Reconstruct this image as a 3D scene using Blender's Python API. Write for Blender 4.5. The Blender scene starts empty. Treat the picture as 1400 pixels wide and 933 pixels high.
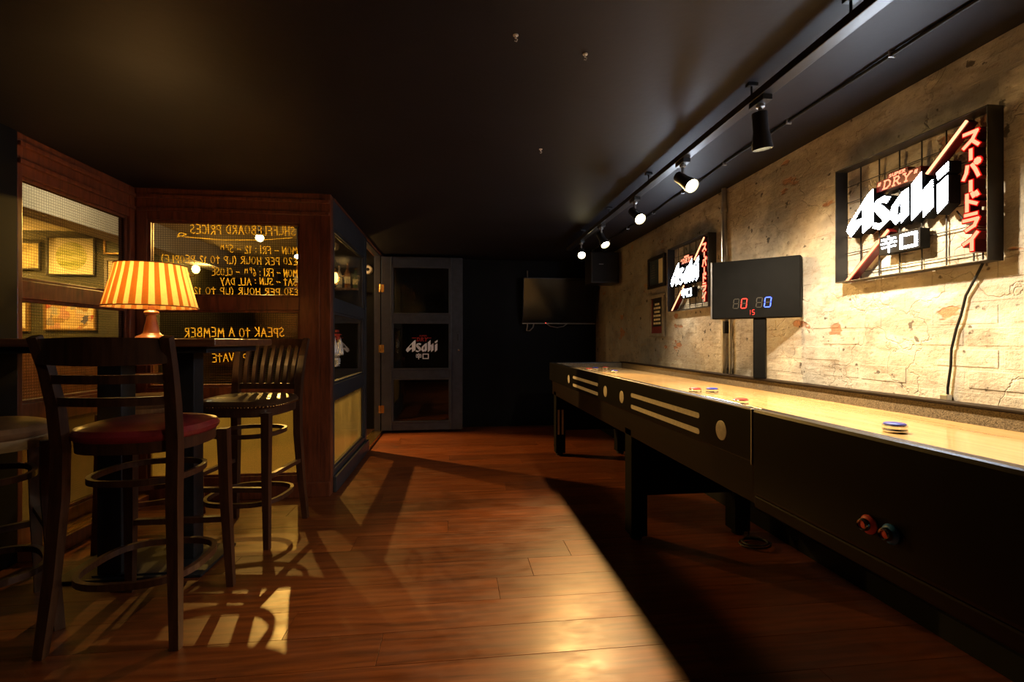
import bpy, bmesh, math, random
from mathutils import Vector, Matrix
random.seed(7)
PI = math.pi
sc = bpy.context.scene
COL = sc.collection

# ------------------------------------------------------------------ camera, world, exposure
cam_d = bpy.data.cameras.new('camera')
cam_d.sensor_width = 36.0
cam_d.lens = 17.0
cam_d.clip_start = 0.02
cam = bpy.data.objects.new('camera', cam_d)
COL.objects.link(cam)
cam.location = (0, 0, 1.07)
cam.rotation_euler = (PI/2, 0, -math.radians(6.73))
sc.camera = cam
sc.view_settings.view_transform = 'Standard'
sc.view_settings.look = 'None'
sc.view_settings.gamma = 1.0
sc.view_settings.exposure = 0.0
sc.view_settings.use_curve_mapping = False
sc.cycles.use_denoising = True
sc.cycles.max_bounces = 8
sc.cycles.transparent_max_bounces = 24
sc.cycles.sample_clamp_indirect = 4.0
world = bpy.data.worlds.new('world')
sc.world = world
world.use_nodes = True
world.node_tree.nodes['Background'].inputs[0].default_value = (0.02, 0.016, 0.013, 1)
world.node_tree.nodes['Background'].inputs[1].default_value = 0.15

WARM = (1.0, 0.80, 0.54)       # halogen track spots
AMBER = (1.0, 0.55, 0.15)      # pub lamps
GOLD = (1.0, 0.56, 0.17)       # farther track spots
TRACK_W = 80.0
PUB_W = 45.0

# ------------------------------------------------------------------ materials
def nt(name):
    m = bpy.data.materials.new(name); m.use_nodes = True
    t = m.node_tree
    return m, t, t.nodes['Principled BSDF'], t.nodes['Material Output']

def add(t, typ, **kw):
    n = t.nodes.new(typ)
    for k, v in kw.items(): setattr(n, k, v)
    return n

def c4(c): return (c[0], c[1], c[2], 1)

def ramp(t, fac, stops):
    r = add(t, 'ShaderNodeValToRGB')
    e = r.color_ramp.elements
    while len(e) < len(stops): e.new(0.5)
    for i, (p, c) in enumerate(stops):
        e[i].position = p; e[i].color = c4(c)
    t.links.new(fac, r.inputs[0])
    return r.outputs[0]

def noise(t, scale, detail=4, rough=.55, vec=None, stretch=None, world_pos=False):
    if vec is None:
        if world_pos: vec = add(t, 'ShaderNodeNewGeometry').outputs['Position']
        else: vec = add(t, 'ShaderNodeTexCoord').outputs['Object']
    if stretch:
        mp = add(t, 'ShaderNodeMapping'); mp.inputs['Scale'].default_value = stretch
        t.links.new(vec, mp.inputs['Vector']); vec = mp.outputs[0]
    n = add(t, 'ShaderNodeTexNoise')
    n.inputs['Scale'].default_value = scale; n.inputs['Detail'].default_value = detail
    n.inputs['Roughness'].default_value = rough
    t.links.new(vec, n.inputs['Vector'])
    return n.outputs['Fac']

def mixc(t, fac, a, b, blend='MIX'):
    m = add(t, 'ShaderNodeMix', data_type='RGBA', blend_type=blend)
    for sock, v in ((0, fac), (6, a), (7, b)):
        if isinstance(v, (int, float)): m.inputs[sock].default_value = v
        elif isinstance(v, tuple): m.inputs[sock].default_value = c4(v)
        else: t.links.new(v, m.inputs[sock])
    return m.outputs[2]

def math_(t, op, a, b=None, c=None):
    n = add(t, 'ShaderNodeMath', operation=op)
    for i, v in enumerate((a, b, c)):
        if v is None: continue
        if isinstance(v, (int, float)): n.inputs[i].default_value = v
        else: t.links.new(v, n.inputs[i])
    return n.outputs[0]

def bump(t, h, strength, dist=.01):
    b = add(t, 'ShaderNodeBump'); b.inputs['Strength'].default_value = strength
    b.inputs['Distance'].default_value = dist
    t.links.new(h, b.inputs['Height'])
    return b.outputs[0]

def plain(name, col, rough=.5, metal=0.0, var=.25, scale=12, bmp=0.0, bscale=60, coat=0.0, spec=.5):
    m, t, p, o = nt(name)
    n = noise(t, scale, 5)
    lo = tuple(c*(1-var) for c in col); hi = tuple(min(1, c*(1+var)) for c in col)
    t.links.new(ramp(t, n, [(.3, lo), (.7, hi)]), p.inputs['Base Color'])
    p.inputs['Roughness'].default_value = rough; p.inputs['Metallic'].default_value = metal
    p.inputs['Coat Weight'].default_value = coat
    p.inputs['Specular IOR Level'].default_value = spec
    if bmp: t.links.new(bump(t, noise(t, bscale, 3), bmp), p.inputs['Normal'])
    return m

def emit(name, col, s):
    m, t, p, o = nt(name)
    e = add(t, 'ShaderNodeEmission'); e.inputs[0].default_value = c4(col); e.inputs[1].default_value = s
    t.links.new(e.outputs[0], o.inputs[0])
    return m

def wood(name, dark, light, axis=(1, 12, 12), rough=.4, scale=6, coat=.2, bmp=.05):
    m, t, p, o = nt(name)
    n = noise(t, scale, 6, .6, stretch=axis)
    t.links.new(ramp(t, n, [(.3, dark), (.7, light)]), p.inputs['Base Color'])
    p.inputs['Roughness'].default_value = rough
    p.inputs['Specular IOR Level'].default_value = .5 if coat else .15
    p.inputs['Coat Weight'].default_value = coat; p.inputs['Coat Roughness'].default_value = .25
    if bmp: t.links.new(bump(t, n, bmp), p.inputs['Normal'])
    return m

def glass(name, tint=(.92, .93, .85), rough=.03, grid=0.0, reed=0.0, gloss=1.0, frost=0.0, frost_col=(.6, .58, .35)):
    m, t, p, o = nt(name)
    t.nodes.remove(p)
    tr = add(t, 'ShaderNodeBsdfTransparent'); tr.inputs[0].default_value = c4(tint)
    gl = add(t, 'ShaderNodeBsdfGlossy'); gl.inputs['Roughness'].default_value = rough
    fr = add(t, 'ShaderNodeFresnel')
    bf = add(t, 'ShaderNodeNewGeometry').outputs['Backfacing']      # thin pane: same reflectance on both faces
    t.links.new(math_(t, 'SUBTRACT', 1.5, math_(t, 'MULTIPLY', bf, 1.5-1/1.5)), fr.inputs[0])
    f = math_(t, 'MULTIPLY', fr.outputs[0], gloss)
    if grid or reed:
        g = add(t, 'ShaderNodeTexCoord'); s = add(t, 'ShaderNodeSeparateXYZ')
        t.links.new(g.outputs['Object'], s.inputs[0])
        u = math_(t, 'ADD', s.outputs[0], s.outputs[1])
        k = 2*PI/(grid or reed)
        su = math_(t, 'SINE', math_(t, 'MULTIPLY', u, k))
        sz = math_(t, 'SINE', math_(t, 'MULTIPLY', s.outputs[2], k)) if grid else su
        h = math_(t, 'ADD', su, sz)
        nrm = bump(t, h, .10, .002)
        t.links.new(nrm, gl.inputs['Normal'])
        mx = math_(t, 'MAXIMUM', su, sz)
        line = math_(t, 'SMOOTH_MIN', math_(t, 'GREATER_THAN', mx, .72), 1.0, .01)
        dk = tuple(c*(.76 if grid else .82) for c in tint)
        t.links.new(mixc(t, line, tint, dk), tr.inputs[0])
    base = tr.outputs[0]
    if frost:
        tl = add(t, 'ShaderNodeBsdfTranslucent'); tl.inputs[0].default_value = c4(frost_col)
        n = noise(t, 9, 4, .6, stretch=(1, 1, .25))
        mf = add(t, 'ShaderNodeMixShader')
        t.links.new(ramp(t, n, [(.3, (frost*.55,)*3), (.7, (min(1, frost*1.3),)*3)]), mf.inputs[0])
        t.links.new(base, mf.inputs[1]); t.links.new(tl.outputs[0], mf.inputs[2]); base = mf.outputs[0]
    mx2 = add(t, 'ShaderNodeMixShader')
    t.links.new(f, mx2.inputs[0]); t.links.new(base, mx2.inputs[1]); t.links.new(gl.outputs[0], mx2.inputs[2])
    t.links.new(mx2.outputs[0], o.inputs[0])
    return m

def floor_mat():
    m, t, p, o = nt('floor_wood')
    g = add(t, 'ShaderNodeNewGeometry'); oi = add(t, 'ShaderNodeObjectInfo')
    cb = add(t, 'ShaderNodeCombineXYZ')
    t.links.new(math_(t, 'MULTIPLY', oi.outputs['Random'], 40.0), cb.inputs[0])
    t.links.new(math_(t, 'MULTIPLY', oi.outputs['Random'], 17.0), cb.inputs[2])
    va = add(t, 'ShaderNodeVectorMath', operation='ADD')
    t.links.new(g.outputs['Position'], va.inputs[0]); t.links.new(cb.outputs[0], va.inputs[1])
    v = va.outputs[0]
    n1 = noise(t, 3.0, 6, .65, vec=v, stretch=(.55, 7, 1))
    n2 = noise(t, 22.0, 5, .7, vec=v, stretch=(.25, 9, 1))
    wv = add(t, 'ShaderNodeTexWave', wave_type='BANDS', bands_direction='Y')
    wv.inputs['Scale'].default_value = 3.2; wv.inputs['Distortion'].default_value = 11.0
    wv.inputs['Detail'].default_value = 3; wv.inputs['Detail Scale'].default_value = 1.3
    mp = add(t, 'ShaderNodeMapping'); mp.inputs['Scale'].default_value = (.35, 2.2, 1)
    t.links.new(v, mp.inputs[0]); t.links.new(mp.outputs[0], wv.inputs[0])
    f = math_(t, 'ADD', math_(t, 'MULTIPLY', n1, .45), math_(t, 'ADD', math_(t, 'MULTIPLY', n2, .3), math_(t, 'MULTIPLY', wv.outputs['Fac'], .10)))
    col = ramp(t, f, [(.26, (.046, .011, .002)), (.5, (.145, .038, .007)), (.76, (.25, .076, .015))])
    tone = ramp(t, oi.outputs['Random'], [(0, (.72, .70, .66)), (1, (1.12, 1.06, 1.0))])
    col = mixc(t, 1.0, col, tone, 'MULTIPLY')
    kn = add(t, 'ShaderNodeTexVoronoi'); kn.inputs['Scale'].default_value = 1.0
    mk = add(t, 'ShaderNodeMapping'); mk.inputs['Scale'].default_value = (1.3, 4.2, 1)
    t.links.new(v, mk.inputs[0]); t.links.new(mk.outputs[0], kn.inputs[0])
    col = mixc(t, ramp(t, kn.outputs['Distance'], [(.03, (.85,)*3), (.075, (0,)*3)]), col, (.03, .009, .004))
    t.links.new(col, p.inputs['Base Color'])
    r = ramp(t, noise(t, 5, 5, .7, vec=v, stretch=(1, 2, 1)), [(.3, (.30,)*3), (.7, (.48,)*3)])
    t.links.new(r, p.inputs['Roughness'])
    p.inputs['Specular IOR Level'].default_value = .5
    t.links.new(bump(t, f, .05, .004), p.inputs['Normal'])
    return m

def plaster_mat():
    m, t, p, o = nt('old_plaster')
    g = add(t, 'ShaderNodeNewGeometry'); s = add(t, 'ShaderNodeSeparateXYZ'); t.links.new(g.outputs['Position'], s.inputs[0])
    big = noise(t, 1.6, 5, .6, world_pos=True)
    mid = noise(t, 6.5, 6, .65, world_pos=True)
    fine = noise(t, 42, 5, .7, world_pos=True)
    col = ramp(t, mid, [(.28, (.30, .27, .22)), (.42, (.52, .475, .40)), (.60, (.70, .655, .57)), (.8, (.58, .52, .43))])
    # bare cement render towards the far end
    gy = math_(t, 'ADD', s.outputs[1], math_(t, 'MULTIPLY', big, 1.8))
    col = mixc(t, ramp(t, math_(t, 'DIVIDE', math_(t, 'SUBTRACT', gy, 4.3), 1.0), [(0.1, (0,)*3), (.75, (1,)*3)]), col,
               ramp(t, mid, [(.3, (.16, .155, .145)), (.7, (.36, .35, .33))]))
    # grey cement repair patches higher up
    pg = noise(t, 2.3, 4, .5, world_pos=True, stretch=(1, .8, 1.6))
    col = mixc(t, ramp(t, pg, [(.51, (0,)*3), (.56, (.8,)*3)]), col, (.33, .305, .27))
    # exposed brick: small islands where the plaster has come away
    br = noise(t, 3.4, 4, .5, world_pos=True, stretch=(1, .9, 1.9))
    isl = ramp(t, br, [(.655, (0,)*3), (.675, (.9,)*3)])
    col = mixc(t, isl, col, ramp(t, fine, [(.3, (.30, .12, .055)), (.7, (.48, .21, .10))]))
    stk = noise(t, 9, 6, .7, world_pos=True, stretch=(1, .8, 2.4))
    col = mixc(t, ramp(t, stk, [(.36, (.6,)*3), (.48, (0,)*3)]), col, (.30, .235, .165))
    bl = noise(t, 1.1, 6, .6, world_pos=True, stretch=(1, 1, .8))
    col = mixc(t, ramp(t, bl, [(.50, (0,)*3), (.62, (.6,)*3)]), col, (.42, .34, .25))
    spk = noise(t, 19, 3, .5, world_pos=True)
    col = mixc(t, ramp(t, spk, [(.30, (.85,)*3), (.335, (0,)*3)]), col, (.055, .045, .035))
    # fine dirt and pock marks
    col = mixc(t, ramp(t, fine, [(.30, (.6,)*3), (.42, (0,)*3)]), col, (.17, .13, .09))
    cr = add(t, 'ShaderNodeTexVoronoi', feature='DISTANCE_TO_EDGE'); cr.inputs['Scale'].default_value = 3.6
    wob = add(t, 'ShaderNodeMix', data_type='VECTOR'); wob.inputs[0].default_value = .30
    nn = add(t, 'ShaderNodeTexNoise'); nn.inputs['Scale'].default_value = 5; nn.inputs['Detail'].default_value = 5
    t.links.new(g.outputs['Position'], nn.inputs[0])
    t.links.new(g.outputs['Position'], wob.inputs[4]); t.links.new(nn.outputs['Color'], wob.inputs[5])
    t.links.new(wob.outputs[1], cr.inputs['Vector'])
    crack = ramp(t, cr.outputs['Distance'], [(.002, (1,)*3), (.010, (0,)*3)])
    gate = ramp(t, noise(t, 2.9, 3, world_pos=True), [(.60, (0,)*3), (.70, (.7,)*3)])
    col = mixc(t, math_(t, 'MULTIPLY', crack, gate), col, (.08, .06, .045))
    t.links.new(col, p.inputs['Base Color'])
    p.inputs['Roughness'].default_value = .85
    h = math_(t, 'ADD', math_(t, 'ADD', math_(t, 'MULTIPLY', mid, .5), math_(t, 'MULTIPLY', stk, .5)), math_(t, 'SUBTRACT', math_(t, 'MULTIPLY', fine, .35), math_(t, 'ADD', math_(t, 'MULTIPLY', crack, .25), math_(t, 'MULTIPLY', isl, .3))))
    t.links.new(bump(t, h, .7, .02), p.inputs['Normal'])
    return m

def board_mat():
    m, t, p, o = nt('maple_playfield')
    n = noise(t, 3, 6, .6, stretch=(14, .8, 1)); n2 = noise(t, 2.2, 4, .6, stretch=(3, 1.2, 1))
    col = ramp(t, n, [(.25, (.50, .30, .11)), (.5, (.70, .47, .20)), (.75, (.78, .57, .28))])
    col = mixc(t, ramp(t, n2, [(.62, (0,)*3), (.72, (.55,)*3)]), col, (.33, .19, .09))
    t.links.new(col, p.inputs['Base Color']); p.inputs['Roughness'].default_value = .22
    p.inputs['Coat Weight'].default_value = .5; p.inputs['Coat Roughness'].default_value = .1
    return m

def carpet_mat(name, a, b):
    m, t, p, o = nt(name)
    n = noise(t, 240, 2, .7)
    t.links.new(ramp(t, n, [(.35, a), (.65, b)]), p.inputs['Base Color']); p.inputs['Roughness'].default_value = .95
    t.links.new(bump(t, n, .8, .004), p.inputs['Normal'])
    return m

def translucent(name, col, trans=.6, rough=.8):
    m, t, p, o = nt(name)
    n = noise(t, 90, 3)
    c = ramp(t, n, [(.3, tuple(x*.9 for x in col)), (.7, col)])
    t.links.new(c, p.inputs['Base Color']); p.inputs['Roughness'].default_value = rough
    tl = add(t, 'ShaderNodeBsdfTranslucent'); t.links.new(c, tl.inputs[0])
    mx = add(t, 'ShaderNodeMixShader'); mx.inputs[0].default_value = trans
    t.links.new(p.outputs[0], mx.inputs[1]); t.links.new(tl.outputs[0], mx.inputs[2]); t.links.new(mx.outputs[0], o.inputs[0])
    return m

def print_mat(name, stops, scale, detail=5, stretch=(1, 1, 1), kind='noise', rough=.4):
    m, t, p, o = nt(name)
    if kind == 'noise': f = noise(t, scale, detail, .6, stretch=stretch)
    else:
        v = add(t, 'ShaderNodeTexVoronoi'); v.inputs['Scale'].default_value = scale
        tc = add(t, 'ShaderNodeTexCoord'); nn = add(t, 'ShaderNodeTexNoise'); nn.inputs['Scale'].default_value = 9
        t.links.new(tc.outputs['Object'], nn.inputs[0])
        mv = add(t, 'ShaderNodeMix', data_type='VECTOR'); mv.inputs[0].default_value = .18
        t.links.new(tc.outputs['Object'], mv.inputs[4]); t.links.new(nn.outputs['Color'], mv.inputs[5])
        t.links.new(mv.outputs[1], v.inputs['Vector'])
        sp = add(t, 'ShaderNodeSeparateColor'); t.links.new(v.outputs['Color'], sp.inputs[0]); f = sp.outputs[0]
    t.links.new(ramp(t, f, stops), p.inputs['Base Color']); p.inputs['Roughness'].default_value = rough
    return m

MT = dict(
    floor=floor_mat(), plaster=plaster_mat(), board=board_mat(),
    gutter=carpet_mat('gutter_carpet', (.10, .075, .045), (.30, .23, .14)),
    ceil=plain('black_ceiling_paint', (.010, .009, .011), .55, var=.25, scale=3, bmp=.06, bscale=25, spec=.3),
    wallblk=plain('black_wall_paint', (.004, .004, .0044), .6, var=.3, scale=4, spec=.15),
    black=plain('black_satin_paint', (.016, .016, .018), .38, var=.25, scale=20, bmp=.03),
    matt=plain('matt_black_powder_coat', (.005, .005, .005), .6, var=.2, scale=20, spec=.08),
    dkgrey=plain('dark_grey_door_paint', (.034, .036, .042), .40, var=.25, scale=16, bmp=.05, bscale=120),
    mahog=wood('mahogany_frame', (.075, .019, .008), (.21, .058, .022), (9, 9, 1), .38, 5, .3),
    stain=wood('dark_stained_stool', (.030, .012, .006), (.085, .035, .016), (9, 9, 1), .35, 6, .35),
    honey=wood('honey_wood', (.26, .12, .045), (.45, .23, .09), (9, 9, 1), .35, 6, .3),
    palew=wood('pale_wood', (.34, .23, .10), (.50, .36, .18), (1, 9, 9), .4, 6, .2),
    toptab=wood('table_top_wood', (.10, .035, .014), (.24, .095, .036), (1, 10, 10), .3, 4, .4),
    redlea=plain('burgundy_leather', (.24, .022, .024), .32, var=.35, scale=18, bmp=.08, bscale=140),
    tanlea=plain('tan_leather', (.26, .13, .055), .36, var=.3, scale=14, bmp=.08, bscale=140),
    dklea=plain('dark_brown_leather', (.07, .032, .014), .28, var=.35, scale=14, bmp=.1, bscale=90),
    tabblk=plain('table_lacquer_black', (.0045, .004, .004), .34, var=.2, scale=8, spec=.16),
    tabbrn=wood('table_dark_walnut', (.004, .0016, .001), (.010, .004, .0024), (9, 1, 9), .45, 5, .0),
    silver=plain('silver_vinyl', (.62, .58, .50), .4, .1, var=.12, scale=60),
    chrome=plain('chrome', (.80, .80, .80), .12, 1.0, var=.05),
    steel=plain('galvanised_steel', (.55, .54, .52), .35, .9, var=.2, scale=14),
    brass=plain('brass', (.65, .42, .14), .25, 1.0, var=.15),
    alum=plain('brushed_aluminium', (.62, .62, .64), .3, .9, var=.1),
    puckred=plain('red_plastic', (.55, .035, .025), .35, var=.1),
    puckblu=plain('blue_plastic', (.02, .04, .42), .35, var=.1),
    btnred=plain('red_button_ring', (.75, .09, .09), .4, var=.1),
    btnblu=plain('blue_button_ring', (.03, .22, .75), .4, var=.1),
    gridglass=glass('cross_reeded_glass', (.90, .90, .78), .05, grid=.015, gloss=2.0),
    reedglass=glass('reeded_glass', (.90, .90, .84), .04, reed=.02, gloss=1.5),
    midglass=glass('plain_dark_glass', (.86, .86, .80), .02, gloss=1.5),
    obsglass=glass('obscure_glass', (.80, .77, .55), .25, grid=.012, frost=.40, frost_col=(.22, .19, .085)),
    opalglass=glass('opal_glass', (.85, .82, .66), .2, frost=.34, frost_col=(.40, .36, .20)),
    chalk=translucent('yellow_chalk_pen', (.98, .82, .30), .70),
    stickw=plain('white_vinyl', (.86, .88, .92), .5, var=.08),
    dkred=plain('dark_red_print', (.15, .018, .02), .6, var=.1),
    stickr=plain('red_vinyl', (.50, .03, .025), .5, var=.08),
    neonw=emit('neon_white_face', (.76, .86, 1.0), 58.0),
    neonr=emit('neon_red_face', (1.0, .25, .13), 2.6),
    neonrim=emit('neon_red_edge', (1.0, .012, .008), .8),
    neontube=emit('neon_tube_glow', (1.0, .36, .17), 3.0),
    ledred=emit('led_red', (1.0, .05, .03), 4.0),
    ledblu=emit('led_blue', (.07, .12, 1.0), 6.0),
    ledoff=plain('unlit_led', (.045, .04, .032), .4, var=.1),
    lens=emit('spotlight_lens_glow', (1.0, .82, .45), 40.0),
    bulb=emit('warm_bulb_glow', (1.0, .62, .22), 14.0),
    shadeA=translucent('shade_orange_painted_dim', (.33, .115, .016), .45),  # light coming through the pleats, put into two stripe colours
    shadeB=translucent('shade_cream_painted_glow', (.58, .41, .165), .66),
    shadeT=translucent('shade_trim', (.30, .14, .05), .2),
    lampw=wood('turned_lamp_wood', (.16, .05, .018), (.33, .12, .045), (8, 8, 1), .28, 6, .4),
    pubwall=plain('pub_green_wall', (.055, .05, .022), .6, var=.3, scale=4),
    pubpanel=wood('pub_wainscot', (.05, .018, .008), (.13, .05, .02), (9, 9, 1), .45, 4, .2),
    pubceil=plain('pub_cream_ceiling', (.62, .52, .33), .8, var=.1, scale=3),
    pubbeam=plain('pub_white_beam', (.60, .56, .50), .7, var=.08, scale=4),
    pubfloor=wood('pub_floor', (.05, .02, .008), (.11, .045, .018), (1, 9, 9), .45, 4, .1),
    frameblk=plain('picture_frame_black', (.02, .016, .012), .4),
    framegld=plain('picture_frame_gilt', (.42, .25, .08), .35, .6, var=.25),
    framegry=plain('picture_frame_grey_wood', (.24, .21, .17), .6, var=.25),
    mount=plain('cream_mount', (.80, .72, .46), .8, var=.05),
    rubber=plain('black_rubber', (.010, .010, .010), .6, spec=.25),
    whitepl=plain('white_plastic', (.75, .72, .66), .4, var=.05),
    bottleg=plain('green_bottle', (.03, .10, .03), .1, var=.2, coat=.6),
    bottlea=plain('amber_bottle', (.30, .11, .02), .12, var=.2, coat=.6),
    bottlec=plain('clear_bottle', (.45, .42, .34), .1, var=.2, coat=.6),
)
MT['landscape'] = print_mat('round_landscape_print', [(.3, (.20, .26, .04)), (.45, (.45, .48, .10)), (.58, (.74, .70, .30)), (.72, (.50, .56, .20))], 2.2, 5, (1, 1, 5))
MT['battle'] = print_mat('golden_painting_print', [(.05, (.80, .55, .22)), (.3, (.78, .62, .34)), (.45, (.50, .10, .05)), (.55, (.85, .74, .46)), (.7, (.10, .10, .16)), (.78, (.80, .60, .26)), (.93, (.45, .28, .10))], 14, kind='vor')
MT['sepia'] = print_mat('sepia_print', [(.35, (.22, .16, .05)), (.55, (.55, .45, .17)), (.7, (.62, .52, .22))], 6)
MT['greenpr'] = print_mat('dark_landscape_print', [(.35, (.05, .07, .02)), (.6, (.20, .20, .07))], 6, stretch=(1, 1, 3))
MT['navypr'] = print_mat('navy_poster_print', [(.4, (.03, .055, .09)), (.65, (.055, .085, .125))], 5)
MT['darkpr'] = print_mat('dark_poster_print', [(.4, (.016, .014, .014)), (.7, (.045, .035, .03))], 5)

# ------------------------------------------------------------------ mesh helpers
class MB:
    def __init__(s): s.v = []; s.f = []; s.mi = []; s.sm = []
    def _add(s, vs, fs, mi=0, sm=False):
        b = len(s.v); s.v += [tuple(v) for v in vs]
        for f in fs: s.f.append(tuple(b+i for i in f)); s.mi.append(mi); s.sm.append(sm)
        return s
    def box(s, x0, x1, y0, y1, z0, z1, ch=0.0, mi=0):
        if x0 > x1: x0, x1 = x1, x0
        if y0 > y1: y0, y1 = y1, y0
        if z0 > z1: z0, z1 = z1, z0
        return s.obox(((x0+x1)/2, (y0+y1)/2, (z0+z1)/2), (x1-x0, y1-y0, z1-z0), None, ch, mi)
    def obox(s, c, d, R=None, ch=0.0, mi=0):
        hx, hy, hz = d[0]/2, d[1]/2, d[2]/2
        c = Vector(c); R = R or Matrix.Identity(3)
        if ch <= 0:
            vs = [c+R@Vector((x, y, z)) for x in (-hx, hx) for y in (-hy, hy) for z in (-hz, hz)]
            fs = [(0, 1, 3, 2), (4, 6, 7, 5), (0, 4, 5, 1), (2, 3, 7, 6), (0, 2, 6, 4), (1, 5, 7, 3)]
            return s._add(vs, fs, mi)
        ch = min(ch, hx*.9, hy*.9, hz*.9)
        bm = bmesh.new(); bmesh.ops.create_cube(bm, size=1)
        for v in bm.verts: v.co = Vector((v.co.x*2*hx, v.co.y*2*hy, v.co.z*2*hz))
        bmesh.ops.bevel(bm, geom=list(bm.edges), offset=ch, segments=2, affect='EDGES', profile=.6)
        bm.verts.index_update()
        vs = [c+R@v.co for v in bm.verts]; fs = [[v.index for v in f.verts] for f in bm.faces]
        bm.free()
        return s._add(vs, fs, mi)
    def lathe(s, prof, n=24, o=(0, 0, 0), R=None, mi=0, sm=True):
        o = Vector(o); R = R or Matrix.Identity(3); vs = []; fs = []
        for r, z in prof:
            for i in range(n):
                a = 2*PI*i/n; vs.append(o+R@Vector((r*math.cos(a), r*math.sin(a), z)))
        for k in range(len(prof)-1):
            for i in range(n):
                j = (i+1) % n; fs.append((k*n+i, k*n+j, (k+1)*n+j, (k+1)*n+i))
        fs.append(tuple(range(n-1, -1, -1))); fs.append(tuple((len(prof)-1)*n+i for i in range(n)))
        return s._add(vs, fs, mi, sm)
    def tube(s, pts, r, n=8, closed=False, mi=0, sm=True, phase=0.0):
        pts = [Vector(p) for p in pts]; m = len(pts); vs = []; fs = []
        rr = r if isinstance(r, (list, tuple)) else [r]*m
        up = None
        for i, p in enumerate(pts):
            a = pts[(i-1) % m] if (closed or i) else p; b = pts[(i+1) % m] if (closed or i < m-1) else p
            t = (b-a).normalized()
            if up is None:
                up = Vector((0, 1, 0)) if abs(t.z) > .7 else Vector((0, 0, 1))
            sx = t.cross(up).normalized(); uy = sx.cross(t).normalized(); up = uy
            for k in range(n):
                q = 2*PI*k/n+phase; vs.append(p+(sx*math.cos(q)+uy*math.sin(q))*rr[i])
        for i in range(m if closed else m-1):
            for k in range(n):
                j = (i+1) % m; l = (k+1) % n
                fs.append((i*n+k, i*n+l, j*n+l, j*n+k))
        if not closed: fs += [tuple(range(n-1, -1, -1)), tuple((m-1)*n+k for k in range(n))]
        return s._add(vs, fs, mi, sm)
    def bar(s, pts, w, mi=0):      # square section sweep; w = side or list of sides
        ww = w if isinstance(w, (list, tuple)) else [w]*len(pts)
        return s.tube(pts, [x*.7071 for x in ww], 4, mi=mi, sm=False, phase=PI/4)
    def band(s, pts, th, hz, closed=False, mi=0, sm=False):   # upright plank swept in plan
        pts = [Vector(p) for p in pts]; m = len(pts); vs = []; fs = []
        for i, p in enumerate(pts):
            a = pts[(i-1) % m] if (closed or i) else p; b = pts[(i+1) % m] if (closed or i < m-1) else p
            t = (b-a); t.z = 0; t.normalize(); nn = Vector((-t.y, t.x, 0))
            h = hz[i] if isinstance(hz, (list, tuple)) else hz
            for sn, sz in ((-1, -1), (1, -1), (1, 1), (-1, 1)):
                vs.append(p+nn*sn*th/2+Vector((0, 0, sz*h/2)))
        for i in range(m if closed else m-1):
            j = (i+1) % m
            for k in range(4):
                l = (k+1) % 4; fs.append((i*4+k, i*4+l, j*4+l, j*4+k))
        if not closed: fs += [(3, 2, 1, 0), tuple((m-1)*4+k for k in range(4))]
        return s._add(vs, fs, mi, sm)
    def loft(s, rings, cap=True, mi=0, sm=True):
        n = len(rings[0]); vs = [p for r in rings for p in r]; fs = []
        for k in range(len(rings)-1):
            for i in range(n):
                j = (i+1) % n; fs.append((k*n+i, k*n+j, (k+1)*n+j, (k+1)*n+i))
        if cap: fs += [tuple(range(n-1, -1, -1)), tuple((len(rings)-1)*n+i for i in range(n))]
        return s._add(vs, fs, mi, sm)
    def prism(s, polys, o, U, V, N, d, mi=0):   # 2-D outlines extruded along N
        o, U, V, N = Vector(o), Vector(U), Vector(V), Vector(N)
        for P in polys:
            n = len(P)
            vs = [o+U*a+V*b for a, b in P]+[o+U*a+V*b+N*d for a, b in P]
            fs = [tuple(range(n)), tuple(range(2*n-1, n-1, -1))]+[(i, (i+1) % n, n+(i+1) % n, n+i) for i in range(n)]
            s._add(vs, fs, mi)
        return s
    def build(s, name, mats, parent=None, bevel=0.0):
        me = bpy.data.meshes.new(name); me.from_pydata(s.v, [], s.f)
        ms = mats if isinstance(mats, (list, tuple)) else [mats]
        for m in ms: me.materials.append(MT[m] if isinstance(m, str) else m)
        me.polygons.foreach_set('material_index', s.mi)
        me.polygons.foreach_set('use_smooth', s.sm)
        bm = bmesh.new(); bm.from_mesh(me); bmesh.ops.recalc_face_normals(bm, faces=bm.faces); bm.to_mesh(me); bm.free()
        if any(s.sm):
            try: me.set_sharp_from_angle(angle=math.radians(42))
            except Exception: pass
        me.update()
        o = bpy.data.objects.new(name, me); COL.objects.link(o)
        if parent: o.parent = parent
        return o

def tag(o, label, cat, group=None, kind=None):
    o['label'] = label; o['category'] = cat
    if group: o['group'] = group
    if kind: o['kind'] = kind
    return o

def thing(name, loc, label, cat, rz=0.0, group=None, kind=None):
    o = bpy.data.objects.new(name, None); COL.objects.link(o)
    o.empty_display_size = .1; o.location = loc; o.rotation_euler = (0, 0, rz)
    return tag(o, label, cat, group, kind)

def copy_tree(o, parent=None):
    c = o.copy(); COL.objects.link(c); c.parent = parent
    for ch in list(o.children): copy_tree(ch, c)
    return c

def struct(mb, name, mat, label, cat):
    return tag(mb.build(name, mat), label, cat, kind='structure')

def light(kind, parent, loc, col, watts, radius=.03, aim=None, angle=None, blend=.5):
    d = bpy.data.lights.new('lamp_light', kind); d.color = col; d.energy = watts
    d.shadow_soft_size = radius
    if kind == 'SPOT':
        d.spot_size = math.radians(angle); d.spot_blend = blend
    o = bpy.data.objects.new('lamp_light', d); COL.objects.link(o); o.location = loc
    if parent: o.parent = parent
    if aim is not None: o.rotation_euler = Vector(aim).to_track_quat('-Z', 'Y').to_euler()
    return o

def rot_to(d):   # rotation taking +Z to d
    return Vector((0, 0, 1)).rotation_difference(Vector(d).normalized()).to_matrix()

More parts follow.
